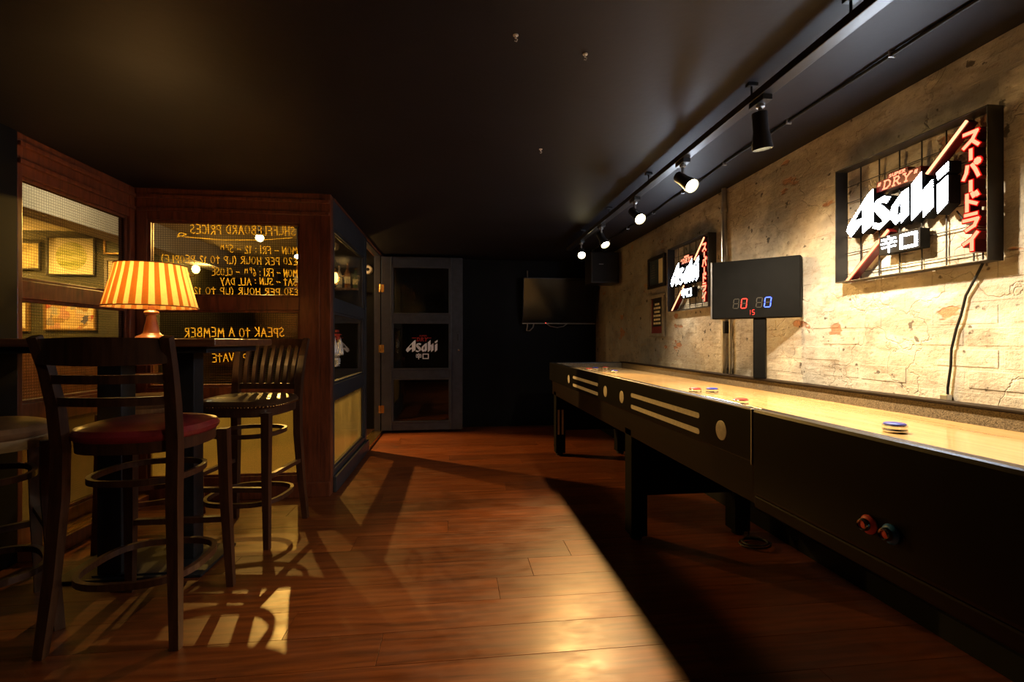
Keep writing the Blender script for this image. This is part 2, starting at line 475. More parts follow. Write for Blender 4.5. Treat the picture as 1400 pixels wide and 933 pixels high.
def strokes(paths, w, sx=1.0, sy=1.0, ox=0.0, oy=0.0, slant=0.0):
    """polyline strokes -> list of quads, one per segment, with square overlapping ends"""
    out = []
    for P in paths:
        Q = [(ox+(x+slant*y)*sx, oy+y*sy) for x, y in P]
        for (a, b), (c, d) in zip(Q[:-1], Q[1:]):
            dx, dy = c-a, d-b; L = math.hypot(dx, dy) or 1e-6
            dx /= L; dy /= L; e = w*.42
            nx, ny = -dy*w/2, dx*w/2
            a2, b2, c2, d2 = a-dx*e, b-dy*e, c+dx*e, d+dy*e
            out.append([(a2+nx, b2+ny), (c2+nx, d2+ny), (c2-nx, d2-ny), (a2-nx, b2-ny)])
    return out

def arc(cx, cy, rx, ry, a0, a1, n=8):
    return [(cx+rx*math.cos(math.radians(a0+(a1-a0)*i/n)), cy+ry*math.sin(math.radians(a0+(a1-a0)*i/n))) for i in range(n+1)]

# handwritten capitals on a unit box (advance in second slot)
HW = {
 'A': ([[(0, 0), (.35, 1), (.7, 0)], [(.12, .38), (.6, .42)]], .9),
 'B': ([[(.05, 0), (.05, 1)], [(.05, 1), (.5, .92), (.5, .62), (.05, .52), (.6, .4), (.55, .06), (.05, 0)]], .82),
 'C': ([[(.6, .85), (.35, 1), (.08, .75), (.05, .3), (.25, .02), (.6, .12)]], .8),
 'D': ([[(.08, 0), (.08, 1)], [(-.04, .96), (.4, .95), (.65, .6), (.55, .2), (.05, .0)]], .86),
 'E': ([[(.55, 1), (.05, .96), (.05, .02), (.6, 0)], [(.05, .52), (.45, .52)]], .78),
 'F': ([[(.6, 1), (.05, .96), (.05, 0)], [(.05, .52), (.48, .52)]], .74),
 'H': ([[(.05, 0), (.05, 1)], [(.6, 0), (.6, 1)], [(.05, .5), (.6, .52)]], .84),
 'I': ([[(.1, 0), (.1, 1)]], .34),
 'K': ([[(.05, 0), (.05, 1)], [(.58, 1), (.07, .45), (.62, 0)]], .8),
 'L': ([[(.05, 1), (.05, 0), (.55, .02)]], .7),
 'M': ([[(0, 0), (.1, 1), (.38, .35), (.68, 1), (.78, 0)]], 1.02),
 'N': ([[(.05, 0), (.07, 1), (.6, 0), (.62, 1)]], .84),
 'O': ([arc(.33, .5, .31, .48, 90, 450, 12)], .84),
 'P': ([[(.08, 0), (.08, 1)], [(-.03, .95), (.5, .96), (.6, .7), (.45, .48), (.08, .45)]], .78),
 'R': ([[(.06, 0), (.06, 1)], [(-.02, .97), (.5, .95), (.55, .68), (.08, .5), (.62, 0)]], .82),
 'S': ([[(.55, .86), (.3, 1), (.06, .8), (.2, .56), (.5, .42), (.55, .15), (.28, 0), (.02, .12)]], .76),
 'T': ([[(0, .72), (.58, .74)], [(.3, 1), (.3, 0)]], .74),
 'U': ([[(.05, 1), (.06, .2), (.3, 0), (.58, .2), (.6, 1), (.62, 0)]], .84),
 'V': ([[(0, 1), (.3, 0), (.62, 1)]], .78),
 'Y': ([[(0, 1), (.3, .5)], [(.65, 1), (.2, -.15)]], .8),
 '0': ([arc(.28, .5, .26, .48, 90, 450, 12)], .74),
 '1': ([[(.02, .8), (.2, 1), (.2, 0)]], .44),
 '2': ([[(.05, .8), (.3, 1), (.52, .75), (.05, .02), (.62, .05)]], .8),
 '3': ([[(.06, .9), (.4, 1), (.5, .75), (.2, .54), (.55, .4), (.45, .05), (.02, .06)]], .76),
 '5': ([[(.55, 1), (.12, .98), (.08, .58), (.45, .6), (.55, .25), (.3, 0), (.02, .1)]], .76),
 '6': ([[(.45, 1), (.12, .6), (.06, .2), (.3, 0), (.54, .22), (.4, .45), (.1, .35)]], .76),
 '\u00a3': ([[(.55, .85), (.35, 1), (.2, .8), (.2, .2), (.02, 0), (.6, .03)], [(.02, .5), (.42, .5)]], .78),
 '(': ([[(.3, 1.12), (.1, .7), (.1, .3), (.3, -.1)]], .46),
 ')': ([[(.05, 1.12), (.25, .7), (.25, .3), (.05, -.1)]], .46),
 ':': ([[(.1, .66), (.1, .7)], [(.1, .2), (.1, .24)]], .4),
 '~': ([[(.0, .42), (.2, .56), (.4, .4), (.6, .54)]], .8),
 ' ': ([], .46),
}

def handwrite(text, width, height, w):
    """stroke quads for a line of writing, left to right from u=0 to u=width"""
    tot = sum(HW[c][1]*(.62 if c.islower() else 1) for c in text.upper())
    k = width/tot; u = 0; out = []; rg = random.Random(len(text)*7)
    for c in text:
        st, ad = HW[c.upper()]
        dy = rg.uniform(-.06, .06)*height
        sm = .66 if c.islower() else 1.0
        out += strokes(st, w*(.7 if c.islower() else 1), k*sm*.95, height*sm, u, dy+(height*.45 if c.islower() else 0), .05)
        u += ad*k
    return out

KANA = {
 'su': [[(.12, .86), (.84, .86)], [(.84, .86), (.6, .46), (.1, .1)], [(.55, .42), (.9, .08)]],
 'bar': [[(.5, .92), (.5, .08)]],
 'pa': [[(.3, .78), (.24, .42), (.08, .1)], [(.58, .8), (.76, .5), (.92, .12)], arc(.88, .93, .10, .10, 0, 360, 8)],
 'do': [[(.28, .95), (.28, .05)], [(.28, .62), (.8, .36)], [(.58, .98), (.66, .8)], [(.8, 1.0), (.88, .84)]],
 'ra': [[(.2, .92), (.8, .92)], [(.1, .62), (.88, .62)], [(.88, .62), (.7, .25), (.25, .05)]],
 'i': [[(.85, .95), (.55, .62), (.1, .4)], [(.56, .6), (.56, .02)]],
 'kara': [[(.5, 1), (.5, .86)], [(.1, .84), (.9, .84)], [(.3, .8), (.36, .64)], [(.7, .8), (.64, .64)], [(.05, .58), (.95, .58)], [(.1, .33), (.9, .33)], [(.5, .58), (.5, 0)]],
 'kuchi': [[(.08, .08), (.92, .08), (.92, .9), (.08, .9), (.08, .08)]],
}
# the five brand letters, outlines in the units of the window sticker (x right, y down)
BRAND = [
 [[(472, 308), (472, 548), (392, 592), (388, 400)], [(472, 308), (388, 402), (330, 470), (318, 500), (252, 550), (268, 510), (430, 335)], [(252, 550), (290, 597), (392, 508), (392, 486), (318, 492)]],
 [[(605, 402), (575, 434), (540, 416), (502, 448), (478, 428), (510, 392), (560, 382)], [(478, 428), (500, 398), (600, 500), (602, 545), (565, 562), (484, 460)], [(602, 545), (520, 597), (468, 575), (490, 545), (530, 563), (570, 535)]],
 [[(730, 382), (730, 548), (680, 592), (680, 420)], [(730, 382), (690, 395), (614, 470), (604, 545), (642, 592), (692, 548), (682, 522), (657, 545), (650, 530), (655, 480), (700, 430)]],
 [[(814, 310), (814, 546), (752, 593), (752, 366)], [(884, 382), (886, 546), (826, 593), (826, 440)], [(814, 436), (880, 382), (884, 420), (814, 470)]],
 [[(976, 308), (974, 360), (915, 393), (908, 352)], [(972, 388), (970, 546), (914, 593), (911, 424)]],
]
DRYS = {
 'D': [[(.12, 0), (.2, 1)], [(.0, 0), (.5, .0), (.85, .3), (.86, .7), (.6, 1), (.08, 1)]],
 'R': [[(.12, 0), (.2, 1)], [(0, 0), (.28, 0)], [(.08, 1), (.6, 1), (.75, .76), (.55, .5), (.18, .5)], [(.45, .5), (.78, 0), (.95, 0)]],
 'Y': [[(0, 1), (.3, 1)], [(.12, 1), (.42, .48), (.4, 0)], [(.9, 1), (.42, .48)], [(.75, 1), (1, 1)], [(.28, 0), (.55, 0)]],
}
def dry_text(x0, x1, y0, y1, w):
    out = []; k = (x1-x0)/3.3
    for i, c in enumerate('DRY'): out += strokes(DRYS[c], w, k*.95, y1-y0, x0+i*k*1.14, y0, .12)
    return out
def super_text(x0, x1, y0, y1, w):
    out = []; k = (x1-x0)/5
    for i, c in enumerate('SUPER'): out += strokes(HW[c][0], w, k*1.2, y1-y0, x0+i*k, y0, .1)
    return out
def quote_marks(x, y, h, w): return strokes([[(0, 0), (.3, .8)], [(.5, 0), (.8, .8)]], w, h, h, x, y)

# ------------------------------------------------------------------ the room shell
CZ = 2.085            # ceiling of the games room
WX = 1.80             # face of the plastered wall
PZ = 2.32             # pub ceiling
fl = struct(MB().box(-2.15, 1.95, -1.3, 6.2, -.08, -.022), 'floor', 'tabbrn', 'reddish brown wooden plank floor with a glossy worn finish', 'floor')
y = -1.28; row = 0
while y < 6.03:
    w = .182; x = -2.1-random.uniform(0, 1.2)
    while x < 1.79:
        L = random.uniform(1.3, 2.6); a, b = max(x, -2.1), min(x+L, 1.79)
        if b-a > .08:
            MB().box(a+.0008, b-.0008, y+.0008, min(y+w, 6.05)-.0008, -.022, random.uniform(-.0003, .0), ch=.0006).build('plank', 'floor', fl)
        x += L
    y += w; row += 1
ceil = struct(MB().box(-.9, 1.95, -1.3, 6.2, CZ, CZ+.25).box(-2.15, -.9, -1.3, 3.46, CZ, CZ+.25), 'ceiling', 'ceil', 'low black painted ceiling over the shuffleboard room', 'ceiling')
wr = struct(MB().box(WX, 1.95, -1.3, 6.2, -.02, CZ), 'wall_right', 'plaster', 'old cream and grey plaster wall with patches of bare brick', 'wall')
for r in range(17):                     # brick courses that read through the thin plaster
    z0 = .82+r*.0762
    yy = .95+(r % 2)*.113
    while yy < 4.25:
        rnd = random.random()
        if rnd > .20+.45*max(0, (yy-3.2)) and z0+.064 < CZ-.01:
            j = [random.uniform(-.004, .004) for _ in range(4)]
            px = random.choice((.0006, .001, .0014, .0018, .0025))
            MB().box(WX-px, WX+.004, yy+.006+j[0], yy+.219+j[1], z0+.005+j[2]*.6, z0+.069+j[3]*.6, ch=.0035).build('brick', 'plaster', wr)
        yy += .226
struct(MB().box(1.74, WX, -1.3, 6.05, -.02, .09), 'baseboard_right', 'wallblk', 'black skirting along the foot of the plaster wall', 'skirting')
struct(MB().box(-.86, 1.95, 6.05, 6.2, -.02, CZ), 'wall_back', 'wallblk', 'matt black end wall behind the shuffleboard table', 'wall')
struct(MB().box(-2.25, -2.1, -1.3, 2.6, -.02, CZ), 'wall_left', 'wallblk', 'black painted side wall at the left edge', 'wall')
struct(MB().box(-2.25, 1.95, -1.45, -1.3, -.02, CZ), 'wall_front', 'wallblk', 'black wall behind the viewer', 'wall')
# pub beyond the glazed partition
struct(MB().box(-5.7, -2.15, 1.2, 6.2, -.1, -.0).box(-2.15, -.9, 3.56, 6.2, -.1, .0).box(-3.5, -.9, 6.2, 9.2, -.1, 0), 'floor_pub', 'pubfloor', 'dark boarded floor of the pub beyond the glass', 'floor')
struct(MB().box(-5.7, -2.16, 1.2, 6.2, PZ, PZ+.1).box(-2.16, -.9, 3.56, 6.2, PZ, PZ+.1).box(-3.5, -.9, 6.2, 9.2, PZ, PZ+.1), 'ceiling_pub', 'pubceil', 'warm lit cream ceiling of the pub beyond the glass', 'ceiling')
struct(MB().box(-5.7, -3.4, 6.05, 6.2, 0, PZ), 'wall_pub_back', 'pubwall', 'dark green pub wall hung with pictures', 'wall')
struct(MB().box(-3.5, -3.4, 6.2, 9.1, 0, PZ), 'wall_pub_return', 'pubwall', 'dark green pub wall running away under the white beam', 'wall')
struct(MB().box(-3.5, -.86, 9.1, 9.2, 0, PZ), 'wall_pub_end', 'pubwall', 'dark far end wall of the pub', 'wall')
struct(MB().box(-1.6, -.86, 6.05, 6.2, 0, PZ).box(-1.6, -1.5, 6.2, 9.1, 0, PZ), 'wall_pub_right', 'wallblk', 'dark pub wall beyond the doorway', 'wall')
struct(MB().box(-5.8, -5.7, 1.2, 6.2, 0, PZ), 'wall_pub_left', 'pubwall', 'dark green side wall deep inside the pub', 'wall')
struct(MB().box(-5.7, -2.25, 1.1, 1.2, 0, PZ), 'wall_pub_front', 'pubwall', 'dark green pub wall nearest the viewer', 'wall')
struct(MB().box(-5.69, -3.4, 6.02, 6.05, 0, 1.02).box(-5.69, -3.4, 6.0, 6.05, 1.02, 1.06), 'trim_1', 'pubpanel', 'dark wooden wainscot along the foot of the pub wall', 'wainscot')
struct(MB().box(-3.40, -3.15, 1.2, 9.1, 2.06, PZ), 'trim_2', 'pubbeam', 'white boxed ceiling beam running through the pub', 'beam')
struct(MB().box(-2.2, -.86, 3.46, 3.56, CZ, PZ).box(-2.2, -2.1, 2.6, 3.56, CZ, PZ).box(-.95, -.85, 3.56, 6.05, CZ-.015, PZ), 'trim_3', 'mahog', 'dark wooden header above the glazed partition', 'header')

# ------------------------------------------------------------------ glazed partition
Z_RAILS = [(0, .15), (.65, .76), (1.28, 1.37), (1.88, 2.085)]
Z_PANES = [(.15, .65), (.76, 1.28), (1.37, 1.88)]
def partition(name, label, o, d, length, s0, s1, wood_m, panes, th=.07, mid=None):
    """glazed screen: o = base corner, d = unit direction in plan, s0/s1 = stile widths"""
    root = thing(name, o, label, 'window', kind='structure')
    d = Vector(d); n = Vector((-d.y, d.x, 0)); R = Matrix((d, n, (0, 0, 1))).transposed()
    def bx(nm, a, b, z0, z1, t, mat, par=root, ch=.004, off=0.0):
        c = d*((a+b)/2)+n*off+Vector((0, 0, (z0+z1)/2))
        return MB().obox(c, (b-a, t, z1-z0), R, ch).build(nm, mat, par)
    bx('stile', 0, s0, 0, 2.085, th, wood_m); bx('stile', length-s1, length, 0, 2.085, th, wood_m)
    for z0, z1 in Z_RAILS: bx('rail', s0, length-s1, z0, z1, th*.9, wood_m)
    out = []
    for i, (z0, z1) in enumerate(Z_PANES):
        pn = bx('pane', s0-.004, length-s1+.004, z0-.004, z1+.004, .006, panes[i], ch=0)
        out.append(pn)
        for sgn in (-1, 1):
            for q in range(4):      # glazing beads round the pane on both faces
                if q < 2: a, b, c0, c1 = s0, length-s1, (z0 if q == 0 else z1-.016), (z0+.016 if q == 0 else z1)
                else: a, b, c0, c1 = (s0 if q == 2 else length-s1-.016), (s0+.016 if q == 2 else length-s1), z0+.016, z1-.016
                bx('glazing_bead', a, b, c0, c1, .014, wood_m, pn, ch=.003, off=sgn*.012)
    return root, out
wA, pA = partition('window_1', 'mahogany framed glazed screen on the left with cross-reeded glass, pictures seen through it', (-2.135, 2.6, 0), (0, 1, 0), .865, .03, .05, 'mahog', ['obsglass', 'gridglass', 'gridglass'])
wB, pB = partition('window_2', 'mahogany framed glazed screen with yellow handwriting seen from behind', (-2.1, 3.5, 0), (1, 0, 0), 1.175, .07, .135, 'mahog', ['obsglass', 'gridglass', 'gridglass'])
wC, pC = partition('window_3', 'black framed glazed screen between the mahogany screen and the doorway', (-.89, 3.537, 0), (0, 1, 0), 1.313, .05, .085, 'dkgrey', ['opalglass', 'midglass', 'reedglass'])
MB().box(1.175, 1.247, -.035, .035, 0, 2.085, ch=.004).build('corner_post', 'mahog', wB)
MB().box(0, .05, .865, .935, 0, 2.085, ch=.004).build('corner_post', 'mahog', wA)
for zz in (2.03, 1.945):          # stepped mouldings of the wooden headers
    MB().box(.035, .052, 0, .865, zz-.012, zz+.012, ch=.004).build('moulding', 'mahog', wA)
    MB().box(.0, 1.24, -.052, -.034, zz-.012, zz+.012, ch=.004).build('moulding', 'mahog', wB)
MB().box(.0, 1.247, -.06, -.035, 0, .10, ch=.006).build('plinth', 'mahog', wB)
MB().box(.035, .06, 0, 1.313, 0, .11, ch=.006).build('plinth', 'dkgrey', wC)
pl = MB().box(.035, .16, 0, .80, 0, .07, ch=.004).build('plinth', 'mahog', wA)
for k in range(3): MB().box(.05+k*.036, .072+k*.036, 0, .80, .07, .078, ch=.002).build('brass_strip', 'brass', pl)

# yellow chalk-pen writing on the far face of the second screen, so it reads reversed from here
LINES = [('SHUFFLEBOARD PRICES', -1.10, -1.786, 1.800, .062, .006), ('MON ~ FRI : 12 ~ 5pm', -1.085, -1.605, 1.672, .052, .0053),
         ('\u00a320 PER HOUR (UP TO 12 PEOPLE)', -1.085, -1.965, 1.598, .050, .0053), ('MON ~ FRI : 6pm ~ CLOSE', -1.085, -1.647, 1.515, .052, .0053),
         ('SAT ~ SUN : ALL DAY', -1.09, -1.591, 1.455, .048, .0053), ('\u00a330 PER HOUR (UP TO 12 PEOPLE)', -1.075, -2.02, 1.388, .046, .0053)]
for txt, xr, xl, z, h, w in LINES:
    MB().prism(handwrite(txt, xr-xl, h, w), (xr+2.1, .004, z), (-1, 0, 0), (0, 0, 1), (0, 1, 0), .0012).build('handwriting', 'chalk', pB[2])
MB().prism(strokes([[(0, 0), (.2, -.02), (.45, -.026), (.7, -.01), (.74, .0), (.72, .018), (.68, .006), (.74, -.012)]], .005), (.98, .004, 1.785), (-1, 0, 0), (0, 0, 1), (0, 1, 0), .0012).build('underline', 'chalk', pB[2])
MB().prism(handwrite('SPEAK TO A MEMBER', .65, .062, .006), (-1.174+2.1, .004, 1.098), (-1, 0, 0), (0, 0, 1), (0, 1, 0), .0012).build('handwriting', 'chalk', pB[1])
MB().prism(handwrite('PRIVATE', .235, .056, .0053), (-1.412+2.1, .004, .930), (-1, 0, 0), (0, 0, 1), (0, 1, 0), .0012).build('handwriting', 'chalk', pB[1])

def sticker(pane, o, U, N, width):
    """brand sticker: letters, kanji and the red line over it; o = lower left of the letters"""
    k = width/723.0
    f = lambda P: [((x-252)*k, (597-y)*k) for x, y in P]
    MB().prism([f(P) for L in BRAND for P in L], o, U, (0, 0, 1), N, .0012).build('brand_lettering', 'stickw', pane)
    kan = strokes(KANA['kara'], 17*k, 135*k, 125*k, 224*k, -155*k)+strokes(KANA['kuchi'], 22*k, 145*k, 125*k, 378*k, -155*k)
    MB().prism(kan, o, U, (0, 0, 1), N, .0012).build('kanji_lettering', 'stickw', pane)
    red = dry_text(245*k, 500*k, 262*k, 335*k, 15*k)+super_text(305*k, 480*k, 368*k, 396*k, 6*k)
    red += strokes([[(140, 332), (232, 332)], [(520, 332), (578, 332)]], 9*k, k, k)
    MB().prism(red, o, U, (0, 0, 1), N, .0012).build('red_lettering', 'stickr', pane)
sticker(pC[1], (.0075, .455, .955), (0, -1, 0), (.001, 0, 0), .36)

# ------------------------------------------------------------------ open door
dr = thing('door_1', (-.845, 5.75, 0), 'open black framed glazed door with a white beer logo on its pane', 'door', kind='structure')
DW = .935
def dbx(nm, a, b, z0, z1, t, mat, par=dr, ch=.004, oy=0.0): return MB().box(a, b, -t/2+oy, t/2+oy, z0, z1, ch).build(nm, mat, par)
dbx('stile', 0, .12, .03, 2.05, .045, 'dkgrey'); dbx('stile', DW-.145, DW, .03, 2.05, .045, 'dkgrey')
DP = [(.12, .635), (.735, 1.29), (1.38, 1.94)]
for z0, z1 in ((.03, .12), (.635, .735), (1.29, 1.38), (1.94, 2.05)): dbx('rail', .12, DW-.145, z0, z1, .043, 'dkgrey')
for i, (z0, z1) in enumerate(DP):
    pn = dbx('pane', .117, DW-.142, z0-.003, z1+.003, .006, ['midglass', 'midglass', 'reedglass'][i], ch=0)
    for q in range(4):
        if q < 2: a, b, c0, c1 = .12, DW-.145, (z0 if q == 0 else z1-.018), (z0+.018 if q == 0 else z1)
        else: a, b, c0, c1 = (.12 if q == 2 else DW-.163), (.138 if q == 2 else DW-.145), z0+.018, z1-.018
        MB().box(a, b, -.030, -.004, c0, c1, .004).build('glazing_bead', 'dkgrey', pn)
    if i == 1: sticker(pn, (.277, -.0045, .938), (1, 0, 0), (0, .001, 0), .365)
MB().box(.105, .121, -.034, -.020, .03, 2.05, .004).build('moulding', 'dkgrey', dr)
MB().box(DW-.146, DW-.130, -.034, -.020, .03, 2.05, .004).build('moulding', 'dkgrey', dr)
hp = MB().box(DW-.062, DW-.04, -.030, -.022, 1.07, 1.155, .004).build('flush_handle', 'black', dr)
MB().lathe([(.012, 0), (.012, .008), (.008, .011), (.004, .011)], 16, (DW-.043, -.0225, .965), rot_to((0, -1, 0))).build('lock_cylinder', 'chrome', dr)
for z in (.28, .98, 1.68):
    h = MB().tube([(-.012, -.028, z-.045), (-.012, -.028, z+.045)], .009, 10)
    h.box(-.03, .03, -.024, -.021, z-.045, z+.045); h.build('hinge', 'brass', dr)
struct(MB().box(-.93, -.86, 5.76, 6.05, 0, CZ, .004).box(-.93, -.87, 4.85, 4.895, 0, CZ, .004).box(-.93, -.87, 4.895, 5.76, 2.06, CZ, .003), 'trim_4', 'dkgrey', 'dark door jambs and head round the open doorway', 'door frame')
struct(MB().box(-.95, -.83, 4.85, 5.76, -.0, .035, .008), 'trim_5', 'brass', 'worn brass threshold strip in the doorway', 'threshold')

# ------------------------------------------------------------------ shuffleboard table
T0, T1 = -.45, 4.62       # near and far ends along the wall
tb = thing('shuffleboard_table', (1.28, 2.1, 0), 'long black shuffleboard table with maple playfield along the plaster wall', 'game table')
def tbx(nm, x0, x1, y0, y1, z0, z1, mat, par=tb, ch=.004):
    return MB().box(x0-1.28, x1-1.28, y0-2.1, y1-2.1, z0, z1, ch).build(nm, mat, par)
tbx('playfield', 1.03, 1.53, T0+.14, T1-.16, .765, .822, 'board', ch=.004)
tbx('gutter', .945, 1.635, T0+.03, T1-.03, .70, .712, 'gutter', ch=0)
sf = tbx('side_rail', .918, .948, 1.39, T1, .690, .860, 'tabblk', ch=.006)
tbx('side_rail', .905, .948, T0, 1.388, .600, .863, 'tabblk', ch=.010)
tbx('rail_trim', .945, .953, T0, T1, .845, .8605, 'chrome', ch=.002)
tbx('side_rail', 1.635, 1.672, T0, T1, .60, .858, 'tabblk', ch=.006)
tbx('rail_cap', 1.618, 1.680, T0, T1, .858, .868, 'tabbrn', ch=.003)
tbx('gutter_lining', 1.628, 1.635, T0+.03, T1-.03, .712, .857, 'gutter', ch=0)
tbx('gutter_lining', .949, .953, T0+.03, T1-.03, .712, .842, 'gutter', ch=0)
er = tbx('end_rail', .918, 1.672, T1, T1+.04, .690, .862, 'tabblk', ch=.008)
tbx('end_lining', .953, 1.628, T1-.035, T1-.001, .712, .855, 'gutter', ch=0)
tbx('end_rail', .905, 1.672, T0-.04, T0, .60, .863, 'tabblk', ch=.008)
tbx('lower_apron', .932, .950, 1.39, T1-.04, .560, .690, 'tabbrn', ch=.004)
tbx('lower_apron', .912, .950, T0, 1.388, .560, .598, 'tabbrn', ch=.006)
tbx('lower_apron', 1.630, 1.65, T0, T1-.04, .560, .60, 'tabbrn', ch=.004)
tbx('cradle', 1.06, 1.50, T0+.1, T1-.1, .60, .70, 'black', ch=0)
tbx('seam_strip', .903, .917, 1.386, 1.392, .69, .862, 'steel', ch=.001)
for yy, st in ((2.53, 0), (4.46, 1), (.45, 0), (-.35, 0)):
    for x0, x1 in ((.932, 1.022), (1.52, 1.61)):
        lg = tbx('leg', x0, x1, yy-.05, yy+.05, .025, .60, 'matt', ch=.006)
        MB().lathe([(.03, 0), (.034, .008), (.03, .025)], 16, ((x0+x1)/2-1.28, yy-2.1, 0)).build('foot_pad', 'rubber', lg)
        if st and x0 < 1:
            for q in (.948, .985): tbx('stripe', q, q+.018, yy-.053, yy-.049, .20, .43, 'silver', lg, ch=.001)
    tbx('cross_panel', 1.022, 1.52, yy-.02, yy+.02, .235, .60, 'matt', ch=.003)
tbx('emblem', .93, .955, T1-.005, T1+.0, .66, .684, 'chrome', ch=.002)
for yc in (1.581, 2.590, 2.883, 3.843):
    d = MB().lathe([(.034, 0), (.034, .002), (.031, .003)], 28, (.9185-1.28, yc-2.1, .760), rot_to((-1, 0, 0))).build('inlay_dot', 'silver', sf)
def pill(y0, y1, z, r):
    P = [(y1-r+r*math.cos(a), z+r*math.sin(a)) for a in [(-90+i*22.5)*PI/180 for i in range(9)]]+[(y0+r+r*math.cos(a), z+r*math.sin(a)) for a in [(90+i*22.5)*PI/180 for i in range(9)]]
    MB().prism([P], (.918-1.28, -2.1, 0), (0, 1, 0), (0, 0, 1), (-1, 0, 0), .002).build('inlay_stripe', 'silver', sf)
for z in (.787, .727):
    pill(1.73, 2.445, z, .0105); pill(3.035, 3.70, z, .0105)
for yy, mt, lb in ((.963, 'btnred', 'red ringed score button'), (.909, 'btnblu', 'blue ringed score button')):
    R = rot_to((-1, 0, 0)); o = (.905-1.28, yy-2.1, .667)
    b = MB().lathe([(.020, 0), (.021, .004), (.017, .009), (.014, .010)], 24, o, R).build('score_button', mt, tb); b['label'] = lb
    MB().lathe([(.0135, .008), (.0135, .019), (.011, .022), (.0085, .020), (.0085, .016)], 24, o, R).build('button_collar', 'chrome', b)
    MB().lathe([(.008, .012), (.008, .0175), (.005, .0185)], 20, o, R).build('button_cap', 'btnred', b)

PUCKS = [(1.189, 1.185, 'puckblu', 'blue capped puck alone on the near part of the playfield'),
         (1.10, 1.757, 'puckred', 'red capped puck close to the front rail, nearest of the three in the middle'),
         (1.213, 2.170, 'puckblu', 'blue capped puck beside a red one midway along the playfield'),
         (1.134, 2.180, 'puckred', 'red capped puck just left of a blue one midway along the playfield'),
         (1.211, 3.58, 'puckblu', 'blue capped puck nearest in the cluster at the far end'),
         (1.291, 4.05, 'puckred', 'red capped puck nearest the wall in the far cluster'),
         (1.174, 3.96, 'puckblu', 'blue capped puck in the middle of the far cluster'),
         (1.092, 3.86, 'puckred', 'red capped puck nearest the front rail in the far cluster')]
pk = None
for x, yv, mt, lb in PUCKS:
    r = thing('shuffleboard_puck', (x, yv, .822), lb, 'puck', random.uniform(0, 6), 'pucks on the playfield')
    MB().lathe([(.024, 0), (.028, .002), (.029, .006), (.0275, .010), (.0275, .013), (.029, .016), (.0285, .020), (.026, .0215)], 32).build('weight', 'chrome', r)
    MB().lathe([(.0255, .0205), (.0255, .0235), (.022, .0255), (.008, .026)], 32).build('cap', mt, r)

# ------------------------------------------------------------------ scoreboard on its post
ang = math.atan2(2.28-2.585, 1.755-1.437)
bw, bz0, bz1 = math.hypot(2.28-2.585, 1.755-1.437), 1.193, 1.512
sb = thing('scoreboard', (1.437, 2.585, .0), 'black electronic scoreboard box showing a red and a blue zero on a post', 'scoreboard', ang)
# local x runs along the face, local -y is the side the digits are on
MB().box(0, bw, 0, .075, bz0, bz1, .006).build('housing', 'matt', sb)
MB().box(.0, .008, -.006, .0, bz0, bz1, .002).build('bezel_edge', 'alum', sb)
MB().box(.012, bw-.004, -.004, .0, bz0+.004, bz1-.004, .001).build('front_panel', 'matt', sb)
MB().box(.215, .275, .012, .062, .868, bz0, .005).build('post', 'matt', sb)
def seg_digit(u0, u1, v0, v1, on, lit, lab, small=False):
    hh = bz1-bz0; x0, x1, z0, z1 = u0*bw, u1*bw, bz0+v0*hh, bz0+v1*hh
    dg = MB().box(x0-.004, x1+.004, -.0048, -.004, z0-.004, z1+.004).build('digit', 'matt', sb); dg['label'] = lab
    zm = (z0+z1)/2; t = (x1-x0)*.16; sl = .12*(z1-z0)*.4
    segs = {'a': ((x0, z1), (x1, z1)), 'g': ((x0, zm), (x1, zm)), 'd': ((x0, z0), (x1, z0)), 'f': ((x0, zm), (x0, z1)), 'b': ((x1, zm), (x1, z1)), 'e': ((x0, z0), (x0, zm)), 'c': ((x1, z0), (x1, zm))}
    for k, ((a, b), (c, d)) in segs.items():
        if small and k not in on: continue
        sh = lambda z: (z-zm)/(z1-z0)*.18*(x1-x0)
        a2, c2 = a+sh(b), c+sh(d)
        e = t*.75
        if k in 'agd': P = [(a2+e, b-t/2), (c2-e, d-t/2), (c2-e*.4, d), (c2-e, d+t/2), (a2+e, b+t/2), (a2+e*.4, b)]
        else: P = [(a2-t/2, b+e), (a2, b+e*.4), (a2+t/2, b+e), (c2+t/2, d-e), (c2, d-e*.4), (c2-t/2, d-e)]
        MB().prism([P], (0, -.0048, 0), (1, 0, 0), (0, 0, 1), (0, -1, 0), .0008).build('segment', lit if k in on else 'ledoff', dg)
seg_digit(.275, .335, .175, .335, '', 'ledred', 'unlit digit beside the red zero')
seg_digit(.365, .425, .175, .335, 'abcdef', 'ledred', 'lit red zero')
seg_digit(.535, .595, .18, .34, '', 'ledblu', 'unlit digit beside the blue zero')
seg_digit(.625, .690, .18, .34, 'abcdef', 'ledblu', 'lit blue zero')
seg_digit(.455, .466, .06, .14, 'bc', 'ledred', 'small red one', True)
seg_digit(.488, .513, .06, .14, 'acdfg', 'ledred', 'small red five', True)

